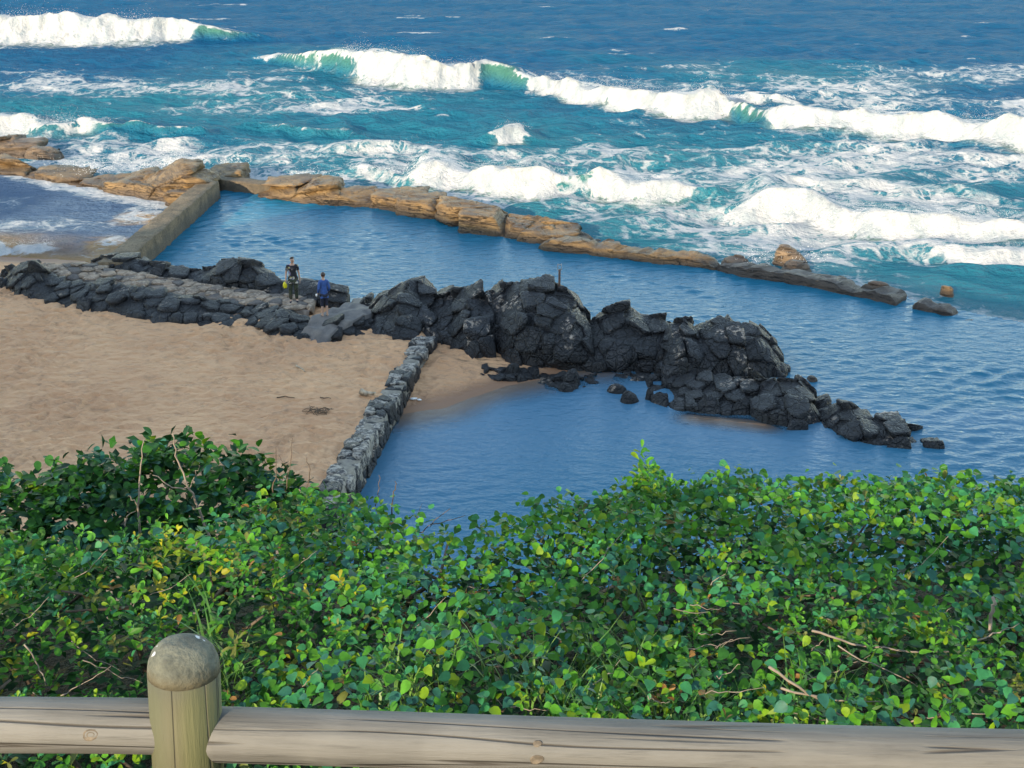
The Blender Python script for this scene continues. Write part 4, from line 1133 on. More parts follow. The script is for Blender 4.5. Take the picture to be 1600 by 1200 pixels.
for layer, dens in (('top', 520), ('deep', 360), ('vine', 540)):
    n = int(dens * 6.8 * 3.2)
    xs_ = r.uniform(-3.4, 3.4, n); ys_ = r.uniform(1.95, 4.9, n)
    zc, yf = canopy(xs_, ys_)
    vine = fbm(xs_ * 1.15, ys_ * 1.5, 0, 3, 401) + 0.22 * sstep(0.3, 1.4, xs_) + 0.2 * np.exp(-((xs_ + .35) / .25) ** 2)
    for x, y, z, e, v in zip(xs_, ys_, zc, yf, vine):
        if y > e + 0.45 or abs(x) > 0.42 * y + 1.0: continue
        S = sets[shrub_of(x)]
        p = np.array([x, y, z])
        if layer == 'top':
            d = np.array([0.35 * r.normal(), -0.25 + 0.35 * r.normal(), 1.0])
            p[2] += r.normal() * 0.035
            if v > 0.30 and r.random() < 0.55: continue
            shoot(S, p, d, int(r.integers(5, 9)), 0.031 * (0.6 + 0.85 * r.random() ** 1.4), 0, lambda: pick_tint(False, x, y), 1.15)
        elif layer == 'deep':
            for k in range(4):
                q = p + np.array([.04 * r.normal(), .04 * r.normal(), -0.05 - 0.22 * r.random()])
                yd = r.normal(size=3); yd[2] *= 0.4
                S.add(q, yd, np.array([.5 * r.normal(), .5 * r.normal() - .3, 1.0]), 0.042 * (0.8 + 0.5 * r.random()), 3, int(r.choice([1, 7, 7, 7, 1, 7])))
        else:
            if v < 0.12: continue
            for k in range(3):
                q = p + np.array([.045 * r.normal(), .045 * r.normal(), 0.015 + 0.03 * r.random()])
                yd = np.array([r.normal(), r.normal() - 0.5, -0.25 + 0.3 * r.normal()])
                S.add(q, yd, np.array([.35 * r.normal(), -0.35 + .35 * r.normal(), 1.0]), 0.0245 * (0.65 + 0.85 * r.random()), 1, pick_tint(True, x, y))
# tall shoot that stands over the water
sp = at_y(1003, 700, 3.9)
for k in range(5):
    q = np.array([sp[0] + .012 * math.sin(k * 2), 3.9, sp[2] - 0.035 * k])
    shoot(sets[4], q, np.array([.12 * r.normal(), -.1, 1.0]), 6, 0.042, 0, lambda: int(r.choice([4, 2, 0, 4])), 1.0)
for k in range(70):                                  # leafy peak around it
    a_ = r.normal(); px_ = 1012 + 34 * a_; py_ = 722 + 22 * abs(a_) + r.uniform(0, 45)
    q = at_y(px_, py_, 3.9 + .12 * r.normal())
    shoot(sets[5 if q[0] > SHRUB_X[5] else 4], q, np.array([.3 * r.normal(), -.25, 1.0]), 6, 0.036, 0, lambda: int(r.choice([4, 2, 0, 0, 3])), 1.1)
# the dark bush with broad round leaves at the back left
BUSH = np.array([(-500, 794), (-200, 789), (0, 776), (60, 764), (120, 736), (180, 734), (240, 726), (300, 728), (350, 736), (400, 772), (440, 791), (490, 824)], float)
BY = 4.75
bp = np.array([at_y(px, py, BY) for px, py in BUSH])
for k in range(1150):
    x = r.uniform(bp[0, 0], bp[-1, 0]); zt = np.interp(x, bp[:, 0], bp[:, 2]) + 0.05 * fbm(x * 4, 0, 0, 2, 7)
    u = r.random() ** 0.8                            # 0 foot .. 1 top, over the near half of the dome
    ang = u * R(120)
    yb = BY - 0.42 * math.cos(ang) * (1 + .3 * float(noise(x * 3, u * 3, 0, 12))); zb_ = zt - 0.62 * (1 - math.sin(min(ang, R(90)))) - 0.05 * r.random()
    if ang > R(90): zb_ = zt - 0.1 * (ang - R(90)) + 0.10 * r.random() ** 3
    d = np.array([0.35 * r.normal(), -math.cos(ang) * 0.8 + 0.2 * r.normal(), 0.8 + math.sin(ang)])
    shoot(sets[7], np.array([x, yb, zb_]), d, int(r.integers(4, 7)), 0.066 * (0.65 + 0.6 * r.random()), 2,
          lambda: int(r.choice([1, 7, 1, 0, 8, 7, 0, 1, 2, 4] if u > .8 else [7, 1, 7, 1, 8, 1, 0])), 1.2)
for k in range(5200):
    x = r.uniform(bp[0, 0], bp[-1, 0]); zt = np.interp(x, bp[:, 0], bp[:, 2])
    q = np.array([x, BY + r.uniform(-.25, .6), zt - 0.10 - 0.75 * r.random()])
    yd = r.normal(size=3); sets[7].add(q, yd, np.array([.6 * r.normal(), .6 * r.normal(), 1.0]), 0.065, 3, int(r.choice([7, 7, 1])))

M_twig = plain('bare_twig', (0.19, 0.155, 0.125), 0.9, 0.3, 30, 0.3)
M_stem = plain('shrub_stem', (0.085, 0.06, 0.04), 0.9, 0.3, 30, 0.3)
SHRUB_NAMES = ['coastal_shrub'] * 7 + ['round_leaf_bush']
roots = []
lab8 = SHRUB_LABEL + ['dark bush with broad round leaves standing over the sand at left']
for si, S in enumerate(sets):
    P, Mx, Sz, T, C = S.arrays()
    base = Vector((float(np.clip(P[:, 0].mean(), -3, 3)), float(P[:, 1].mean()), float(hill_z(P[:, 0].mean(), P[:, 1].mean()))))
    root = thing(SHRUB_NAMES[si], lab8[si], 'shrub' if si < 7 else 'bush', base, 'shrubs along the fence')
    roots.append(root)
    b0 = np.array(base)
    # the leaves that show largest become parts of their own
    rel = P - np.array([0, 0, CAM_H]); dist = np.linalg.norm(rel, axis=1)
    face = np.abs((Mx[:, :, 2] * rel).sum(1)) / dist
    pxx = rel[:, 0] / (rel[:, 1] * CP - rel[:, 2] * SP) * FOC + 800
    pyy = 600 - (rel[:, 1] * SP + rel[:, 2] * CP) / (rel[:, 1] * CP - rel[:, 2] * SP) * FOC
    zc, _ = canopy(P[:, 0], P[:, 1])
    vis = (T != 3) & (pxx > 0) & (pxx < 1600) & (pyy < 1130)
    if si < 7: vis &= P[:, 2] > zc - 0.015
    score = Sz * face / dist * vis
    order = np.argsort(-score)[:300]
    single = np.zeros(len(P), bool); single[order] = score[order] > 0
    for i in np.where(single)[0]:
        o = bpy.data.objects.new('leaf', leaf_obj_mesh(int(T[i]), int(C[i]))); COL.objects.link(o); o.parent = root
        m3 = Matrix([[float(Mx[i, a, b] * Sz[i]) for b in range(3)] for a in range(3)]).to_4x4()
        m3.translation = Vector(P[i] - b0); o.matrix_basis = m3
    VV, FF, TT = [], [], []; off = 0
    for typ in range(4):
        idx = np.where((T == typ) & ~single)[0]
        if not len(idx): continue
        v, f = LEAVES[typ]
        W = np.einsum('nij,vj->nvi', Mx[idx], v) * Sz[idx][:, None, None] + P[idx][:, None, :] - b0
        tint = PAL[C[idx]] * (0.8 + 0.4 * r.random((len(idx), 1)))
        VV.append(W.reshape(-1, 3)); TT.append(np.repeat(tint, len(v), 0))
        FF.append((f[None] + (np.arange(len(idx)) * len(v))[:, None, None] + off).reshape(-1, 3)); off += len(idx) * len(v)
    link('foliage', mesh_from('foliage', np.vstack(VV), np.vstack(FF), M_leaf, attrs={'tint': np.vstack(TT)}), root, kind='stuff')
    # stems from the ground into the crown
    xs0 = np.clip(np.percentile(P[:, 0], [5, 95]), -3.2, 3.2)
    for k in range(9):
        x = r.uniform(*xs0); y = r.uniform(2.3, 3.6) if si < 7 else BY + r.uniform(-.1, .4)
        top = (canopy(x, y)[0] - 0.06) if si < 7 else np.interp(x, bp[:, 0], bp[:, 2]) - 0.15
        g = float(hill_z(x, y))
        pts = [np.array([x + .1 * r.normal(), y + .1 * r.normal(), g - .05])]
        for q in (0.4, 0.75, 1.0): pts.append(np.array([x + .07 * r.normal(), y + .07 * r.normal(), g + (top - g) * q]))
        v, f = tube(np.array(pts) - b0, [.010, .008, .006, .003], 6)
        link('stem', mesh_from('stem', v, f, M_stem), root)

def twig(si, path, y, r0, r1=None, mat=None):
    pts = [at_y(px, py, y if np.isscalar(y) else y[i]) for i, (px, py) in enumerate(path)]
    # finer bends
    P = np.array(pts); u = np.linspace(0, len(P) - 1, (len(P) - 1) * 4 + 1)
    Q = np.stack([np.interp(u, np.arange(len(P)), P[:, k]) for k in range(3)], 1)
    Q += 0.0025 * np.random.default_rng(int(path[0][0])).normal(size=Q.shape)
    v, f = tube(Q - np.array(roots[si].location), 0.6 * np.linspace(r0, r1 or r0 * 0.4, len(Q)), 6)
    link('twig', mesh_from('twig', v, f, mat or M_twig), roots[si])
twig(7, [(218, 835), (216, 790), (220, 740), (223, 688)], 4.22, .0075, .003)
twig(7, [(216, 792), (206, 780), (200, 772)], 4.22, .005)
twig(7, [(196, 825), (198, 806), (214, 797)], 4.22, .005)
twig(7, [(330, 848), (310, 795), (290, 750), (275, 712), (270, 676)], 4.2, .008, .003)
twig(7, [(290, 765), (262, 758), (240, 742)], 4.2, .005)
twig(7, [(296, 765), (305, 740), (312, 726)], 4.2, .004)
twig(2, [(425, 770), (432, 740), (430, 698)], 4.1, .004, .0018, M_stem)
twig(2, [(445, 770), (452, 735), (456, 686)], 4.15, .004, .0018, M_stem)
twig(2, [(452, 735), (440, 720), (436, 712)], 4.15, .002, .001, M_stem)
twig(2, [(478, 780), (484, 740), (480, 715)], 4.0, .004, .002, M_stem)
twig(3, [(610, 805), (617, 770), (619, 752)], 3.7, .004, .002, M_stem)
twig(3, [(588, 790), (592, 765), (594, 742)], 3.8, .003, .0015, M_stem)
twig(3, [(655, 832), (673, 820), (702, 793)], 3.6, .0035, .0015, M_stem)
twig(3, [(673, 820), (700, 814), (727, 806)], 3.6, .003, .0012, M_stem)
twig(3, [(655, 835), (653, 810), (658, 785)], 3.65, .002, .001, M_stem)
twig(4, [(788, 835), (792, 815), (791, 800)], 3.6, .002, .001, M_stem)
twig(6, [(1547, 988), (1549, 960), (1553, 934)], 2.65, .0075, .007)
twig(6, [(1530, 1000), (1560, 988), (1590, 975)], 2.65, .004)
twig(5, [(1265, 985), (1330, 1006), (1400, 1015), (1480, 1020)], 2.62, .005, .003)
twig(5, [(1200, 1040), (1260, 1085), (1340, 1132)], 2.42, .006, .003)
twig(5, [(1220, 1075), (1290, 1092), (1380, 1098)], 2.42, .005, .002)
twig(5, [(1310, 1012), (1380, 1045), (1440, 1075)], 2.5, .003, .0015)
twig(6, [(1420, 1130), (1470, 1118), (1540, 1115)], 2.4, .004, .002)
twig(1, [(40, 1005), (60, 1040), (72, 1070)], 2.5, .003, .0015)
for si_, pts_ in ((5, 13), (4, 6), (6, 7), (0, 4), (1, 4), (2, 4), (3, 5)):
    for k in range(pts_):
        lo = [0, 60, 360, 620, 850, 1060, 1300][si_]; a_ = r.uniform(lo, lo + 240); b_ = r.uniform(900, 1110); L_ = r.uniform(30, 110); th = r.uniform(-0.9, 0.7)
        yv = canopy(at_y(a_, b_, 2.6)[0], 2.6)[0]
        rr_ = ray(a_, b_); ky = -rr_[2] / rr_[1]; yy_ = 1.50 / (ky - .10)
        twig(si_, [(a_, b_), (a_ + L_ * .5 * math.cos(th), b_ + L_ * .5 * math.sin(th) + 4), (a_ + L_ * math.cos(th), b_ + L_ * math.sin(th))], yy_ + 0.0, .0022, .001)

# ------------------------------------------------------------------ grass
t = NT('grass_blade'); c0 = t.coord(kind='World'); n1 = t.noise(c0, 6, 3)
M_grass = t.set(t.mix(t.ramp(n1, 0.3, 0.7), (0.03, 0.115, 0.016), (0.075, 0.155, 0.02)), 0.5)
def blades(spots, n, hmin, hmax, wid):
    V, F = [], []
    for k in range(n):
        px, py, sx, sy = spots[int(r.integers(len(spots)))]
        px = px + sx * r.normal(); py = py + sy * r.normal()
        rr_ = ray(px, py); ky = -rr_[2] / rr_[1]; y = 1.50 / (ky - .10); x = rr_[0] / rr_[1] * y
        if y < 1.85: continue
        z = float(canopy(x, y)[0]) - 0.10
        h = r.uniform(hmin, hmax); th = r.uniform(0, 6.28); lean = r.uniform(.2, .9); w_ = wid * r.uniform(.7, 1.3)
        d = np.array([math.cos(th), math.sin(th)]); s_ = np.array([-d[1], d[0]])
        o = len(V); m = 5
        for i in range(m):
            u = i / (m - 1); c = np.array([x, y]) + d * lean * h * u * u; zz = z + h * u * (1 - 0.35 * lean * u)
            ww = w_ * (1 - u ** 1.6) + 0.0003
            V += [(c[0] - s_[0] * ww, c[1] - s_[1] * ww, zz), (c[0] + s_[0] * ww, c[1] + s_[1] * ww, zz)]
        F += [(o + 2 * i, o + 2 * i + 1, o + 2 * i + 3, o + 2 * i + 2) for i in range(m - 1)]
    return V, F
v, f = blades([(890, 1050, 40, 40), (960, 1010, 50, 45), (880, 1080, 60, 25), (1010, 960, 40, 40), (1080, 1090, 60, 25), (640, 1090, 40, 20), (1270, 1080, 60, 30), (350, 1040, 20, 25)], 620, .08, .20, .0032)
link('grass_tuft', mesh_from('grass_tuft', v, f, M_grass), label='long narrow green grass blades growing through the shrubs behind the rail', category='grass', kind='stuff')
# ------------------------------------------------------------------ people
def skinned(name, joints, edges, mat, root_joint, levels=2):
    """a continuous surface grown over a skeleton; joints: name -> (x, y, z, rx, ry)"""
    names = list(joints); idx = {n: i for i, n in enumerate(names)}
    me = bpy.data.meshes.new(name + '_skeleton')
    me.from_pydata([joints[n][:3] for n in names], [(idx[a], idx[b]) for a, b in edges], [])
    o = bpy.data.objects.new(name + '_skeleton', me); COL.objects.link(o)
    sk = o.modifiers.new('skin', 'SKIN'); sk.use_smooth_shade = True; sk.branch_smoothing = 0.4
    for n in names:
        v = me.skin_vertices[0].data[idx[n]]
        v.radius = joints[n][3:5]; v.use_root = (n == root_joint)
    sd = o.modifiers.new('sub', 'SUBSURF'); sd.levels = levels; sd.render_levels = levels
    dg = bpy.context.evaluated_depsgraph_get(); dg.update()
    out = bpy.data.meshes.new_from_object(o.evaluated_get(dg))
    out.name = name
    bpy.data.objects.remove(o); bpy.data.meshes.remove(me)
    out.materials.clear(); out.materials.append(mat)
    out.polygons.foreach_set('use_smooth', np.ones(len(out.polygons), bool))
    return out

def body_joints(h, arms, legs, head_turn=0.0, head_tilt=0.0, fem=False):
    """standing figure facing -Y; arms/legs give joint places for side -1 (its right) and +1"""
    k = h / 1.75; w = 0.9 if fem else 1.0
    J = {'pelvis': (0, 0, .95, .145, .105), 'spine': (0, .01, 1.12, .125 * w, .095), 'chest': (0, .0, 1.31, .155 * w, .11), 'collar': (0, .01, 1.445, .085, .07),
         'neck': (0, .0, 1.52, .05, .052)}
    E = [('pelvis', 'spine'), ('spine', 'chest'), ('chest', 'collar'), ('collar', 'neck')]
    hd = {'jaw': (0, -.018, 1.585, .058, .066), 'skull': (0, .0, 1.655, .074, .092), 'crown': (0, .012, 1.715, .058, .072), 'nose': (0, -.112, 1.632, .012, .014),
          'ear_a': (.083, .005, 1.64, .010, .02), 'ear_b': (-.083, .005, 1.64, .010, .02)}
    rot = Matrix.Rotation(head_turn, 3, 'Z') @ Matrix.Rotation(head_tilt, 3, 'X')
    piv = Vector((0, 0, 1.55))
    for n, v in hd.items():
        p = rot @ (Vector(v[:3]) - piv) + piv; J[n] = (*p, *v[3:])
    E += [('neck', 'jaw'), ('jaw', 'skull'), ('skull', 'crown'), ('skull', 'nose'), ('skull', 'ear_a'), ('skull', 'ear_b')]
    for s, (el, wr, pa) in zip((-1, 1), arms):
        t_ = str(s)
        J['sh' + t_] = (s * .165 * w, .01, 1.41, .052, .055); J['el' + t_] = (*el, .038, .04); J['wr' + t_] = (*wr, .024, .028); J['pa' + t_] = (*pa, .018, .034)
        E += [('collar', 'sh' + t_), ('sh' + t_, 'el' + t_), ('el' + t_, 'wr' + t_), ('wr' + t_, 'pa' + t_)]
        d = Vector(pa) - Vector(wr); d.normalize(); side = d.cross(Vector((1, 0, 0))); side.normalize()
        for q in range(4):
            a = Vector(pa) + side * (q - 1.5) * .019 + d * .03; L = (.036, .044, .04, .03)[q]
            b = a + d * L; c = b + d * L * .7 + Vector((-s * .012, -.004, 0))
            for nm, p in (('f', a), ('g', b), ('h', c)): J[f'{nm}{q}{t_}'] = (*p, .0085, .0085)
            E += [('pa' + t_, f'f{q}{t_}'), (f'f{q}{t_}', f'g{q}{t_}'), (f'g{q}{t_}', f'h{q}{t_}')]
        a = Vector(wr) + d * .035 + side * -.03; b = a + d * .03 + side * -.016
        J['ta' + t_] = (*a, .010, .010); J['tb' + t_] = (*b, .009, .009); E += [('pa' + t_, 'ta' + t_), ('ta' + t_, 'tb' + t_)]
    for s, (kn, an, toe) in zip((-1, 1), legs):
        t_ = str(s)
        J['hip' + t_] = (s * .085, .0, .88, .088, .09); J['kn' + t_] = (*kn, .052, .056); J['ca' + t_] = tuple((np.array(kn) * .62 + np.array(an) * .38 + [0, .015, 0])) + (.047, .052)
        J['an' + t_] = (*an, .034, .038); J['toe' + t_] = (*toe, .034, .022); J['he' + t_] = (an[0], an[1] + .045, .03, .028, .028)
        E += [('pelvis', 'hip' + t_), ('hip' + t_, 'kn' + t_), ('kn' + t_, 'ca' + t_), ('ca' + t_, 'an' + t_), ('an' + t_, 'toe' + t_), ('an' + t_, 'he' + t_)]
    return {n: tuple(c * k for c in v) for n, v in J.items()}, E

def sub_joints(J, names, grow, extra=None):
    K = {n: (*J[n][:3], J[n][3] + grow, J[n][4] + grow) for n in names}
    K.update(extra or {})
    return K
def lerp(J, a, b, t_, r_): return (*(np.array(J[a][:3]) * (1 - t_) + np.array(J[b][:3]) * t_), r_, r_)
M_skin = plain('skin', (0.42, 0.25, 0.18), 0.55, 0.08, 12)
M_hair = plain('dark_hair', (0.018, 0.013, 0.011), 0.6, 0.3, 60, 0.5)
M_hair2 = plain('brown_hair', (0.045, 0.022, 0.016), 0.55, 0.3, 60, 0.5)
M_eye = plain('eye_dark', (0.02, 0.015, 0.012), 0.3, 0.1)
M_lip = plain('lip', (0.30, 0.12, 0.10), 0.5, 0.1)
t = NT('printed_shirt'); c0 = t.coord(); v1 = t.voro(c0, 14, 'F1', 'Color'); n1 = t.noise(c0, 7, 3, 0.6)
cs = t.new('ShaderNodeSeparateColor'); t.l.new(v1, cs.inputs[0])
col = t.mix(t.ramp(n1, 0.50, 0.56), (0.010, 0.010, 0.016), t.mix(t.ramp(cs.outputs[0], .4, .6), (0.45, 0.42, 0.36), t.mix(cs.outputs[1], (0.10, 0.10, 0.35), (0.35, 0.30, 0.06))))
M_shirt = t.set(col, 0.85)
t = NT('camouflage_cloth'); c0 = t.coord(); n1 = t.noise(c0, 9, 3, 0.5); n2 = t.noise(c0, 13, 2, 0.5)
M_camo = t.set(t.mix(t.ramp(n2, .55, .6), t.mix(t.ramp(n1, .47, .52), (0.012, 0.016, 0.012), (0.035, 0.05, 0.028)), (0.055, 0.05, 0.035)), 0.9)
M_jacket = plain('blue_jacket', (0.018, 0.075, 0.25), 0.8, 0.2, 14, 0.3)
M_navy = plain('navy_leggings', (0.010, 0.013, 0.030), 0.8, 0.2, 14)
M_yellow = plain('yellow_plastic', (0.62, 0.56, 0.02), 0.45, 0.15, 20, 0.4)
M_white = plain('white_plastic', (0.78, 0.78, 0.76), 0.5, 0.1, 20)

def hair_cap(J, mat, root, back=1.0, bun=False):
    D, F = ico(3)
    c = np.array(J['skull'][:3]) + [0, .012, .022]; fwd = np.array(J['nose'][:3]) - np.array(J['skull'][:3]); fwd[2] = 0; fwd /= np.linalg.norm(fwd)
    rx, ry, rz = .088, .104, .098
    side = np.array([-fwd[1], fwd[0], 0])
    V = D * np.array([rx, ry, rz]); V = V * (1 + 0.05 * fbm(D[:, 0] * 4, D[:, 1] * 4, D[:, 2] * 4, 3, 5)[:, None])
    loc = -D[:, 1:2] * 0
    fr = D[:, 1]                                  # +Y of the template is the back of the head
    keep = (D[:, 2] > 0.15 - 0.9 * np.clip(fr, -0.4, 1) * back) & ~((fr < -0.35) & (D[:, 2] < 0.42))
    W = c + V[:, 0:1] * side[None] * -1 + V[:, 1:2] * -fwd[None] + V[:, 2:3] * np.array([[0, 0, 1]])
    parts = [(list(W), [tuple(f) for f in F if keep[f].all()])]
    if bun:
        b = c - fwd * .105 + np.array([0, 0, .03]); parts.append((list(b + D * .038), [tuple(f) for f in F]))
    v, f = merge(parts)
    link('hair', mesh_from('hair', v, f, mat), root)

def face(J, root, mouth=True):
    sk = np.array(J['skull'][:3]); n = np.array(J['nose'][:3]); f = n - sk; f[2] = 0; f /= np.linalg.norm(f); s = np.array([-f[1], f[0], 0])
    D, F = ico(2)
    for a in (-1, 1):
        c = sk + f * .083 + s * a * .031 + np.array([0, 0, .006]); link('eye', mesh_from('eye', c + D * [.011, .011, .008], F, M_eye), root)
    c = n - f * .022 + np.array([0, 0, -.05]); link('mouth', mesh_from('mouth', c + D * [.022, .012, .006], F, M_lip), root)

def man():
    p = at(460, 472, 1.12)
    root = thing('person', 'person in printed black t-shirt and camouflage trousers standing on the rocks with something yellow', 'person', p)
    root.rotation_euler.z = R(12)
    J, E = body_joints(1.76, [((-.235, .03, 1.15), (-.265, -.06, .93), (-.27, -.085, .86)), ((.225, .03, 1.14), (.25, -.02, .90), (.25, -.035, .83))],
                       [((-.11, -.02, .50), (-.12, .02, .085), (-.15, -.12, .028)), ((.10, -.03, .50), (.10, .03, .085), (.12, -.11, .028))], R(35), R(18))
    link('body', skinned('body', J, E, M_skin, 'pelvis'), root)
    names = ['pelvis', 'spine', 'chest', 'collar', 'sh-1', 'sh1']
    ex = {'sl-1': lerp(J, 'sh-1', 'el-1', .72, .062), 'sl1': lerp(J, 'sh1', 'el1', .72, .062)}
    K = sub_joints(J, names, .022, ex); K['pelvis'] = (*K['pelvis'][:2], K['pelvis'][2] - .02, K['pelvis'][3] + .015, K['pelvis'][4] + .015)
    K['hem'] = (0, 0, .84, .175, .14); K['throat'] = (0, .008, 1.505, .068, .068); K['spine'] = (*K['spine'][:3], .155, .125); K['chest'] = (*K['chest'][:3], .185, .14)
    link('shirt', skinned('shirt', K, [('pelvis', 'hem'), ('collar', 'throat'), ('pelvis', 'spine'), ('spine', 'chest'), ('chest', 'collar'), ('collar', 'sh-1'), ('collar', 'sh1'), ('sh-1', 'sl-1'), ('sh1', 'sl1')], M_shirt, 'pelvis'), root)
    K = sub_joints(J, ['pelvis', 'hip-1', 'hip1', 'kn-1', 'kn1', 'ca-1', 'ca1', 'an-1', 'an1'], .022)
    link('trousers', skinned('trousers', K, [('pelvis', 'hip-1'), ('pelvis', 'hip1')] + [(a + s, b + s) for s in ('-1', '1') for a, b in (('hip', 'kn'), ('kn', 'ca'), ('ca', 'an'))], M_camo, 'pelvis'), root)
    for s in ('-1', '1'):
        a, b = np.array(J['an' + s][:3]), np.array(J['toe' + s][:3])
        K = {'h': (*(a * [1, 1, 0] + [0, .04, .04]), .042, .04), 'm': (*((a + b) / 2 * [1, 1, 0] + [0, 0, .04]), .045, .036), 't': (*(b * [1, 1, 0] + [0, -.02, .032]), .045, .028)}
        link('shoe', skinned('shoe', K, [('h', 'm'), ('m', 't')], M_navy, 'm'), root)
    hair_cap(J, M_hair, root, .8); face(J, root)
    # yellow thing hanging from his right hand
    hand = Matrix.Rotation(R(12), 3, 'Z') @ Vector(J['pa-1'][:3]) + Vector(p)
    D, F = ico(3)
    V = D * np.array([.075, .05, .13]); V = V * (1 + .6 * fbm(D[:, 0] * 2.5, D[:, 1] * 2.5, D[:, 2] * 2.5, 3, 8)[:, None]); V[:, 0] *= (1 - .45 * D[:, 2]); V[:, 2] -= .15; V[:, 0] -= .04
    o = link('plastic_bag', mesh_from('plastic_bag', V, F, M_yellow), label='small bright yellow crumpled bag in the hand of the person in camouflage', category='bag'); o.location = hand

def woman():
    q = at(508, 494, 1.0); q = at(508, 494, ramp_z(q)); 
    root = thing('person', 'barefoot person in blue jacket and knee length navy leggings seen from behind on the ramp', 'person', q)
    root.rotation_euler.z = R(205)
    J, E = body_joints(1.66, [((-.21, .06, 1.14), (-.20, -.08, .96), (-.19, -.12, .91)), ((.215, .05, 1.14), (.21, -.08, .95), (.20, -.13, .91))],
                       [((-.09, -.03, .50), (-.09, .04, .085), (-.10, -.11, .028)), ((.09, -.02, .50), (.10, .03, .085), (.13, -.12, .028))], R(-18), R(4), True)
    link('body', skinned('body', J, E, M_skin, 'pelvis'), root)
    K = sub_joints(J, ['pelvis', 'spine', 'chest', 'collar', 'sh-1', 'sh1', 'el-1', 'el1', 'wr-1', 'wr1'], .015)
    K['pelvis'] = (*K['pelvis'][:2], K['pelvis'][2] - .03, K['pelvis'][3] + .0, K['pelvis'][4] + .01)
    K['hem'] = (0, 0, .78, .140, .12); K['throat'] = (0, .008, 1.44, .066, .066)
    link('jacket', skinned('jacket', K, [('pelvis', 'hem'), ('collar', 'throat'), ('pelvis', 'spine'), ('spine', 'chest'), ('chest', 'collar')] + [(a + s if a != 'collar' else a, b + s) for s in ('-1', '1') for a, b in (('collar', 'sh'), ('sh', 'el'), ('el', 'wr'))], M_jacket, 'pelvis'), root)
    K = sub_joints(J, ['pelvis', 'hip-1', 'hip1', 'kn-1', 'kn1'], .014, {'c-1': lerp(J, 'kn-1', 'an-1', .3, .062), 'c1': lerp(J, 'kn1', 'an1', .3, .062)})
    link('leggings', skinned('leggings', K, [('pelvis', 'hip-1'), ('pelvis', 'hip1')] + [(a + s, b + s) for s in ('-1', '1') for a, b in (('hip', 'kn'), ('kn', 'c'))], M_navy, 'pelvis'), root)
    hair_cap(J, M_hair2, root, 1.1, True); face(J, root)
    hand = Matrix.Rotation(R(205), 3, 'Z') @ Vector(J['pa1'][:3]) + Vector(q)
    V, F = revolve([(.028, -.05), (.034, .0), (.038, .05), (.032, .052), (.026, -.03)], 16)
    o = link('paper_cup', mesh_from('paper_cup', V, F, M_white), label='small white cup in the hand of the person in the blue jacket', category='cup'); o.location = hand + Vector((-.05, -.03, -.06))
man(); woman()

# ------------------------------------------------------------------ small things
M_rust = plain('rusty_steel', (0.09, 0.05, 0.035), 0.8, 0.4, 25, 0.4)
M_greyp = plain('grey_paint', (0.30, 0.31, 0.32), 0.6, 0.3, 20)
mp = at_y(874, 447, at(850, 570, .2)[1] + 2.6)
mk = thing('marker_post', 'thin rusty marker post with pale bracket standing on the tall black rock', 'post', mp)
V, F = revolve([(.045, -.6), (.042, 0), (.040, .62), (.03, .63)], 10); link('shaft', mesh_from('shaft', V, F, M_rust), mk)
V, F = merge([tube([(-.07, 0, .60), (-.07, 0, .84)], .014, 6), tube([(.07, 0, .60), (.07, 0, .84)], .014, 6), tube([(-.08, 0, .61), (.08, 0, .61)], .016, 6), tube([(-.08, 0, .80), (.08, 0, .80)], .016, 6)])
link('bracket', mesh_from('bracket', V, F, M_greyp), mk)

M_drift = plain('driftwood', (0.36, 0.28, 0.20), 0.9, 0.35, 9, 0.6)
M_drift_dark = plain('dark_driftwood', (0.10, 0.065, 0.04), 0.9, 0.35, 9, 0.6)
def stick(name, label, path, rad, mat, z=None, cat='driftwood', group='sticks on the sand'):
    pts = []
    for px, py in path:
        a = at(px, py, .6); zz = float(sand_z(a[0], a[1])) + rad * .8 + .03; pts.append(at(px, py, zz))
    P = np.array(pts); u = np.linspace(0, len(P) - 1, (len(P) - 1) * 4 + 1)
    Q = np.stack([np.interp(u, np.arange(len(P)), P[:, k]) for k in range(3)], 1); Q += rad * .4 * rng.normal(size=Q.shape)
    V, F = tube(Q - Q[0], np.linspace(rad, rad * .5, len(Q)), 7)
    o = link(name, mesh_from(name, V, F, mat), label=label, category=cat, group=group); o.location = Q[0]
stick('driftwood_stick', 'pale stick lying alone on the sand below the black bank', [(463, 572), (470, 575), (478, 580)], .035, M_drift)
stick('driftwood_stick', 'thin dark twig on the sand left of the small debris clump', [(433, 621), (446, 619), (460, 622)], .02, M_drift_dark)
stick('driftwood_stick', 'short dark twig on the sand midway between clump and rubble wall', [(500, 621), (508, 622), (517, 622)], .022, M_drift_dark)
stick('driftwood_log', 'pale split log leaning against the left side of the rubble wall', [(562, 612), (572, 615), (588, 615)], .10, M_drift, group=None)
stick('driftwood_stick', 'brown stick on the wet sand beside the white litter', [(632, 626), (640, 631), (646, 632)], .03, M_drift_dark)
def clump(name, label, px, py, n, spread, mat, cat, size):
    a = at(px, py, .5); z = float(sand_z(a[0], a[1])); a = at(px, py, z + .03)
    parts = []
    rr = np.random.default_rng(int(px))
    for k in range(n):
        c = np.array([rr.normal() * spread, rr.normal() * spread * .6, 0.02 + .02 * rr.random()]); th = rr.random() * 6.28; L_ = size * (.5 + rr.random())
        d = np.array([math.cos(th), math.sin(th), .15 * rr.normal()]) * L_
        parts.append(tube([c - d, c + [0, 0, .03], c + d], [.008, .012, .006], 5))
    V, F = merge(parts); o = link(name, mesh_from(name, V, F, mat), label=label, category=cat); o.location = a
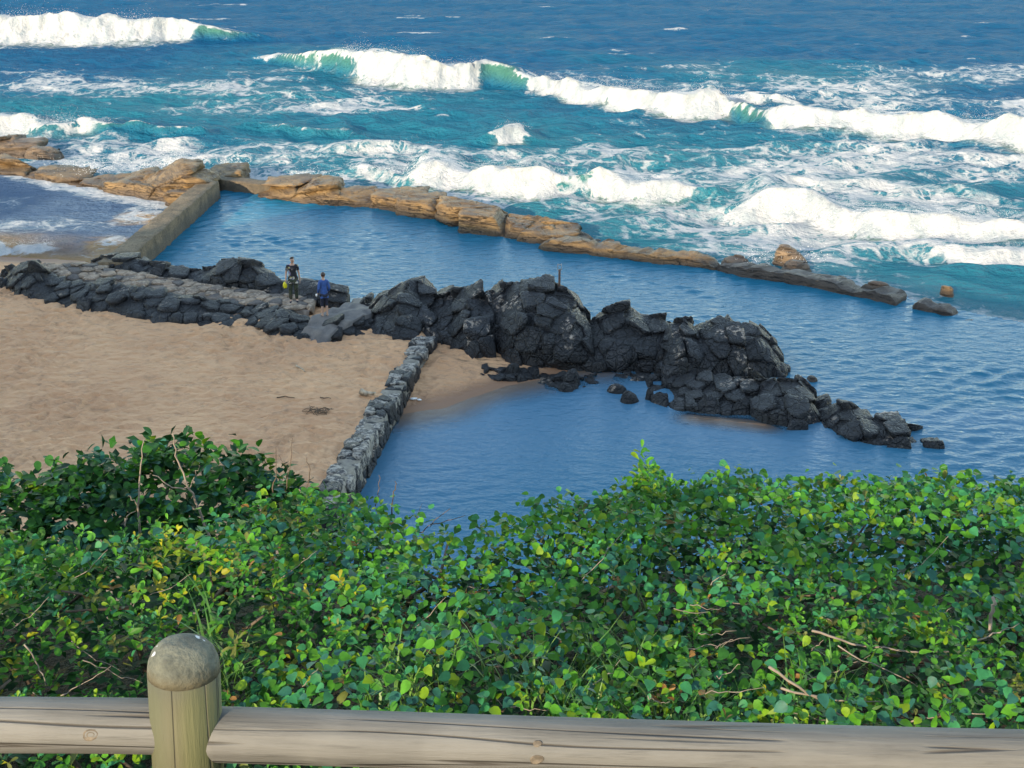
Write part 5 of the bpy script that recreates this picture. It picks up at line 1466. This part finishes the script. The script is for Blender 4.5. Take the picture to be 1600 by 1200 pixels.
clump('seaweed_clump', 'small dark clump of washed up twigs on the sand left of the rubble wall', 495, 644, 34, .22, M_drift_dark, 'debris', .14)
D, F = ico(2)
for i, (px, py, s_, lab) in enumerate(((646, 623, .12, 'larger piece of white litter on the cove sand beside the rubble wall'), (655, 624, .08, 'smaller piece of white litter on the cove sand beside the rubble wall'))):
    a = at(px, py, .12); V = D * [s_, s_ * .6, s_ * .35]; V = V * (1 + .4 * fbm(D[:, 0] * 2, D[:, 1] * 2, D[:, 2] * 2 + i, 3, i)[:, None])
    o = link('litter', mesh_from('litter', V, F, M_white), label=lab, category='litter'); o.location = (a[0], a[1], float(sand_z(a[0], a[1])) + .05)

# ------------------------------------------------------------------ spray thrown up where waves hit
t = NT('spray'); M_spray = t.set((0.8, 0.8, 0.79), 0.8)
def spray():
    rr = np.random.default_rng(5); V, F = [], []
    T = np.array([(1, 1, 1), (1, -1, -1), (-1, 1, -1), (-1, -1, 1)]) * .6
    plumes = [(655, 283, 1.0, 2.6, 900), (672, 284, 1.6, 1.9, 700), (800, 290, 2.0, 1.9, 700), (845, 297, 1.6, 2.0, 600), (942, 306, 1.2, 1.5, 450), (1225, 332, 1.8, 2.0, 700), (1300, 350, 3, 1.4, 500),
              (1420, 360, 3.5, 1.5, 600), (95, 205, 2.0, 2.2, 700), (25, 208, 2.5, 1.8, 700), (280, 266, 1.2, 2.0, 700), (245, 272, 2.0, 1.5, 500), (130, 268, 3.0, 1.3, 600), (160, 276, 2.0, 1.4, 400), (360, 268, 1.3, 1.6, 500), (480, 282, 2.0, 1.0, 400),
              (1000, 312, 2.5, 1.1, 300), (1260, 414, 1.2, 1.0, 200), (1180, 418, 1.2, .9, 200)]
    for px, py, w_, h_, n in plumes:
        c = at(px, py, 0)
        for k in range(n):
            u = rr.random() ** 1.7
            p = c + np.array([w_ * rr.normal() * (.35 + .5 * u), .7 * rr.normal(), .35 + h_ * u * (.7 + .3 * math.sin(px + k % 7))])
            s_ = .014 * (1.3 - u) * (.5 + rr.random())
            q = Quaternion(rr.normal(size=4)).normalized().to_matrix()
            o = len(V); V += [tuple(p + np.array(q @ Vector(v)) * s_) for v in T]; F += [(o, o + 1, o + 2), (o, o + 3, o + 1), (o, o + 2, o + 3), (o + 1, o + 3, o + 2)]
    # mist blown back off the crests of the broken waves
    for bi, B in enumerate(BREAKERS):
        P = np.array([at(b[0], b[1], 0) for b in B]); Hh = np.array([b[2] for b in B]); K = np.array([b[3] for b in B])
        n = int(380 * (P[-1, 0] - P[0, 0]) * min(1.0, 70 / P[:, 1].mean()))
        xs_ = rr.uniform(P[0, 0], P[-1, 0], n); k_ = np.interp(xs_, P[:, 0], K); h_ = 0.82 * np.interp(xs_, P[:, 0], Hh); yb = np.interp(xs_, P[:, 0], P[:, 1])
        gust = sstep(-.3, .5, noise(xs_ * .35, xs_ * 0, 0, bi + 200))
        for x, y, k, h, g in zip(xs_, yb, k_, h_, gust):
            if k < .4 or h < .3 or rr.random() > .25 + g: continue
            u = rr.exponential(.13) * (.4 + g)
            p = np.array([x, y + h * (.5 + .9 * rr.random()) + u * 1.2, h * (.92 + .12 * rr.normal()) + u * h * .7])
            s_ = .010 * (.4 + rr.random()) * (y / 80)
            q = Quaternion(rr.normal(size=4)).normalized().to_matrix()
            o = len(V); V += [tuple(p + np.array(q @ Vector(v)) * s_) for v in T]; F += [(o, o + 1, o + 2), (o, o + 3, o + 1), (o, o + 2, o + 3), (o + 1, o + 3, o + 2)]
    link('sea_spray', mesh_from('sea_spray', V, F, M_spray, smooth=False), kind='stuff', label='white droplets of spray thrown up by the breaking waves', category='spray')
spray()
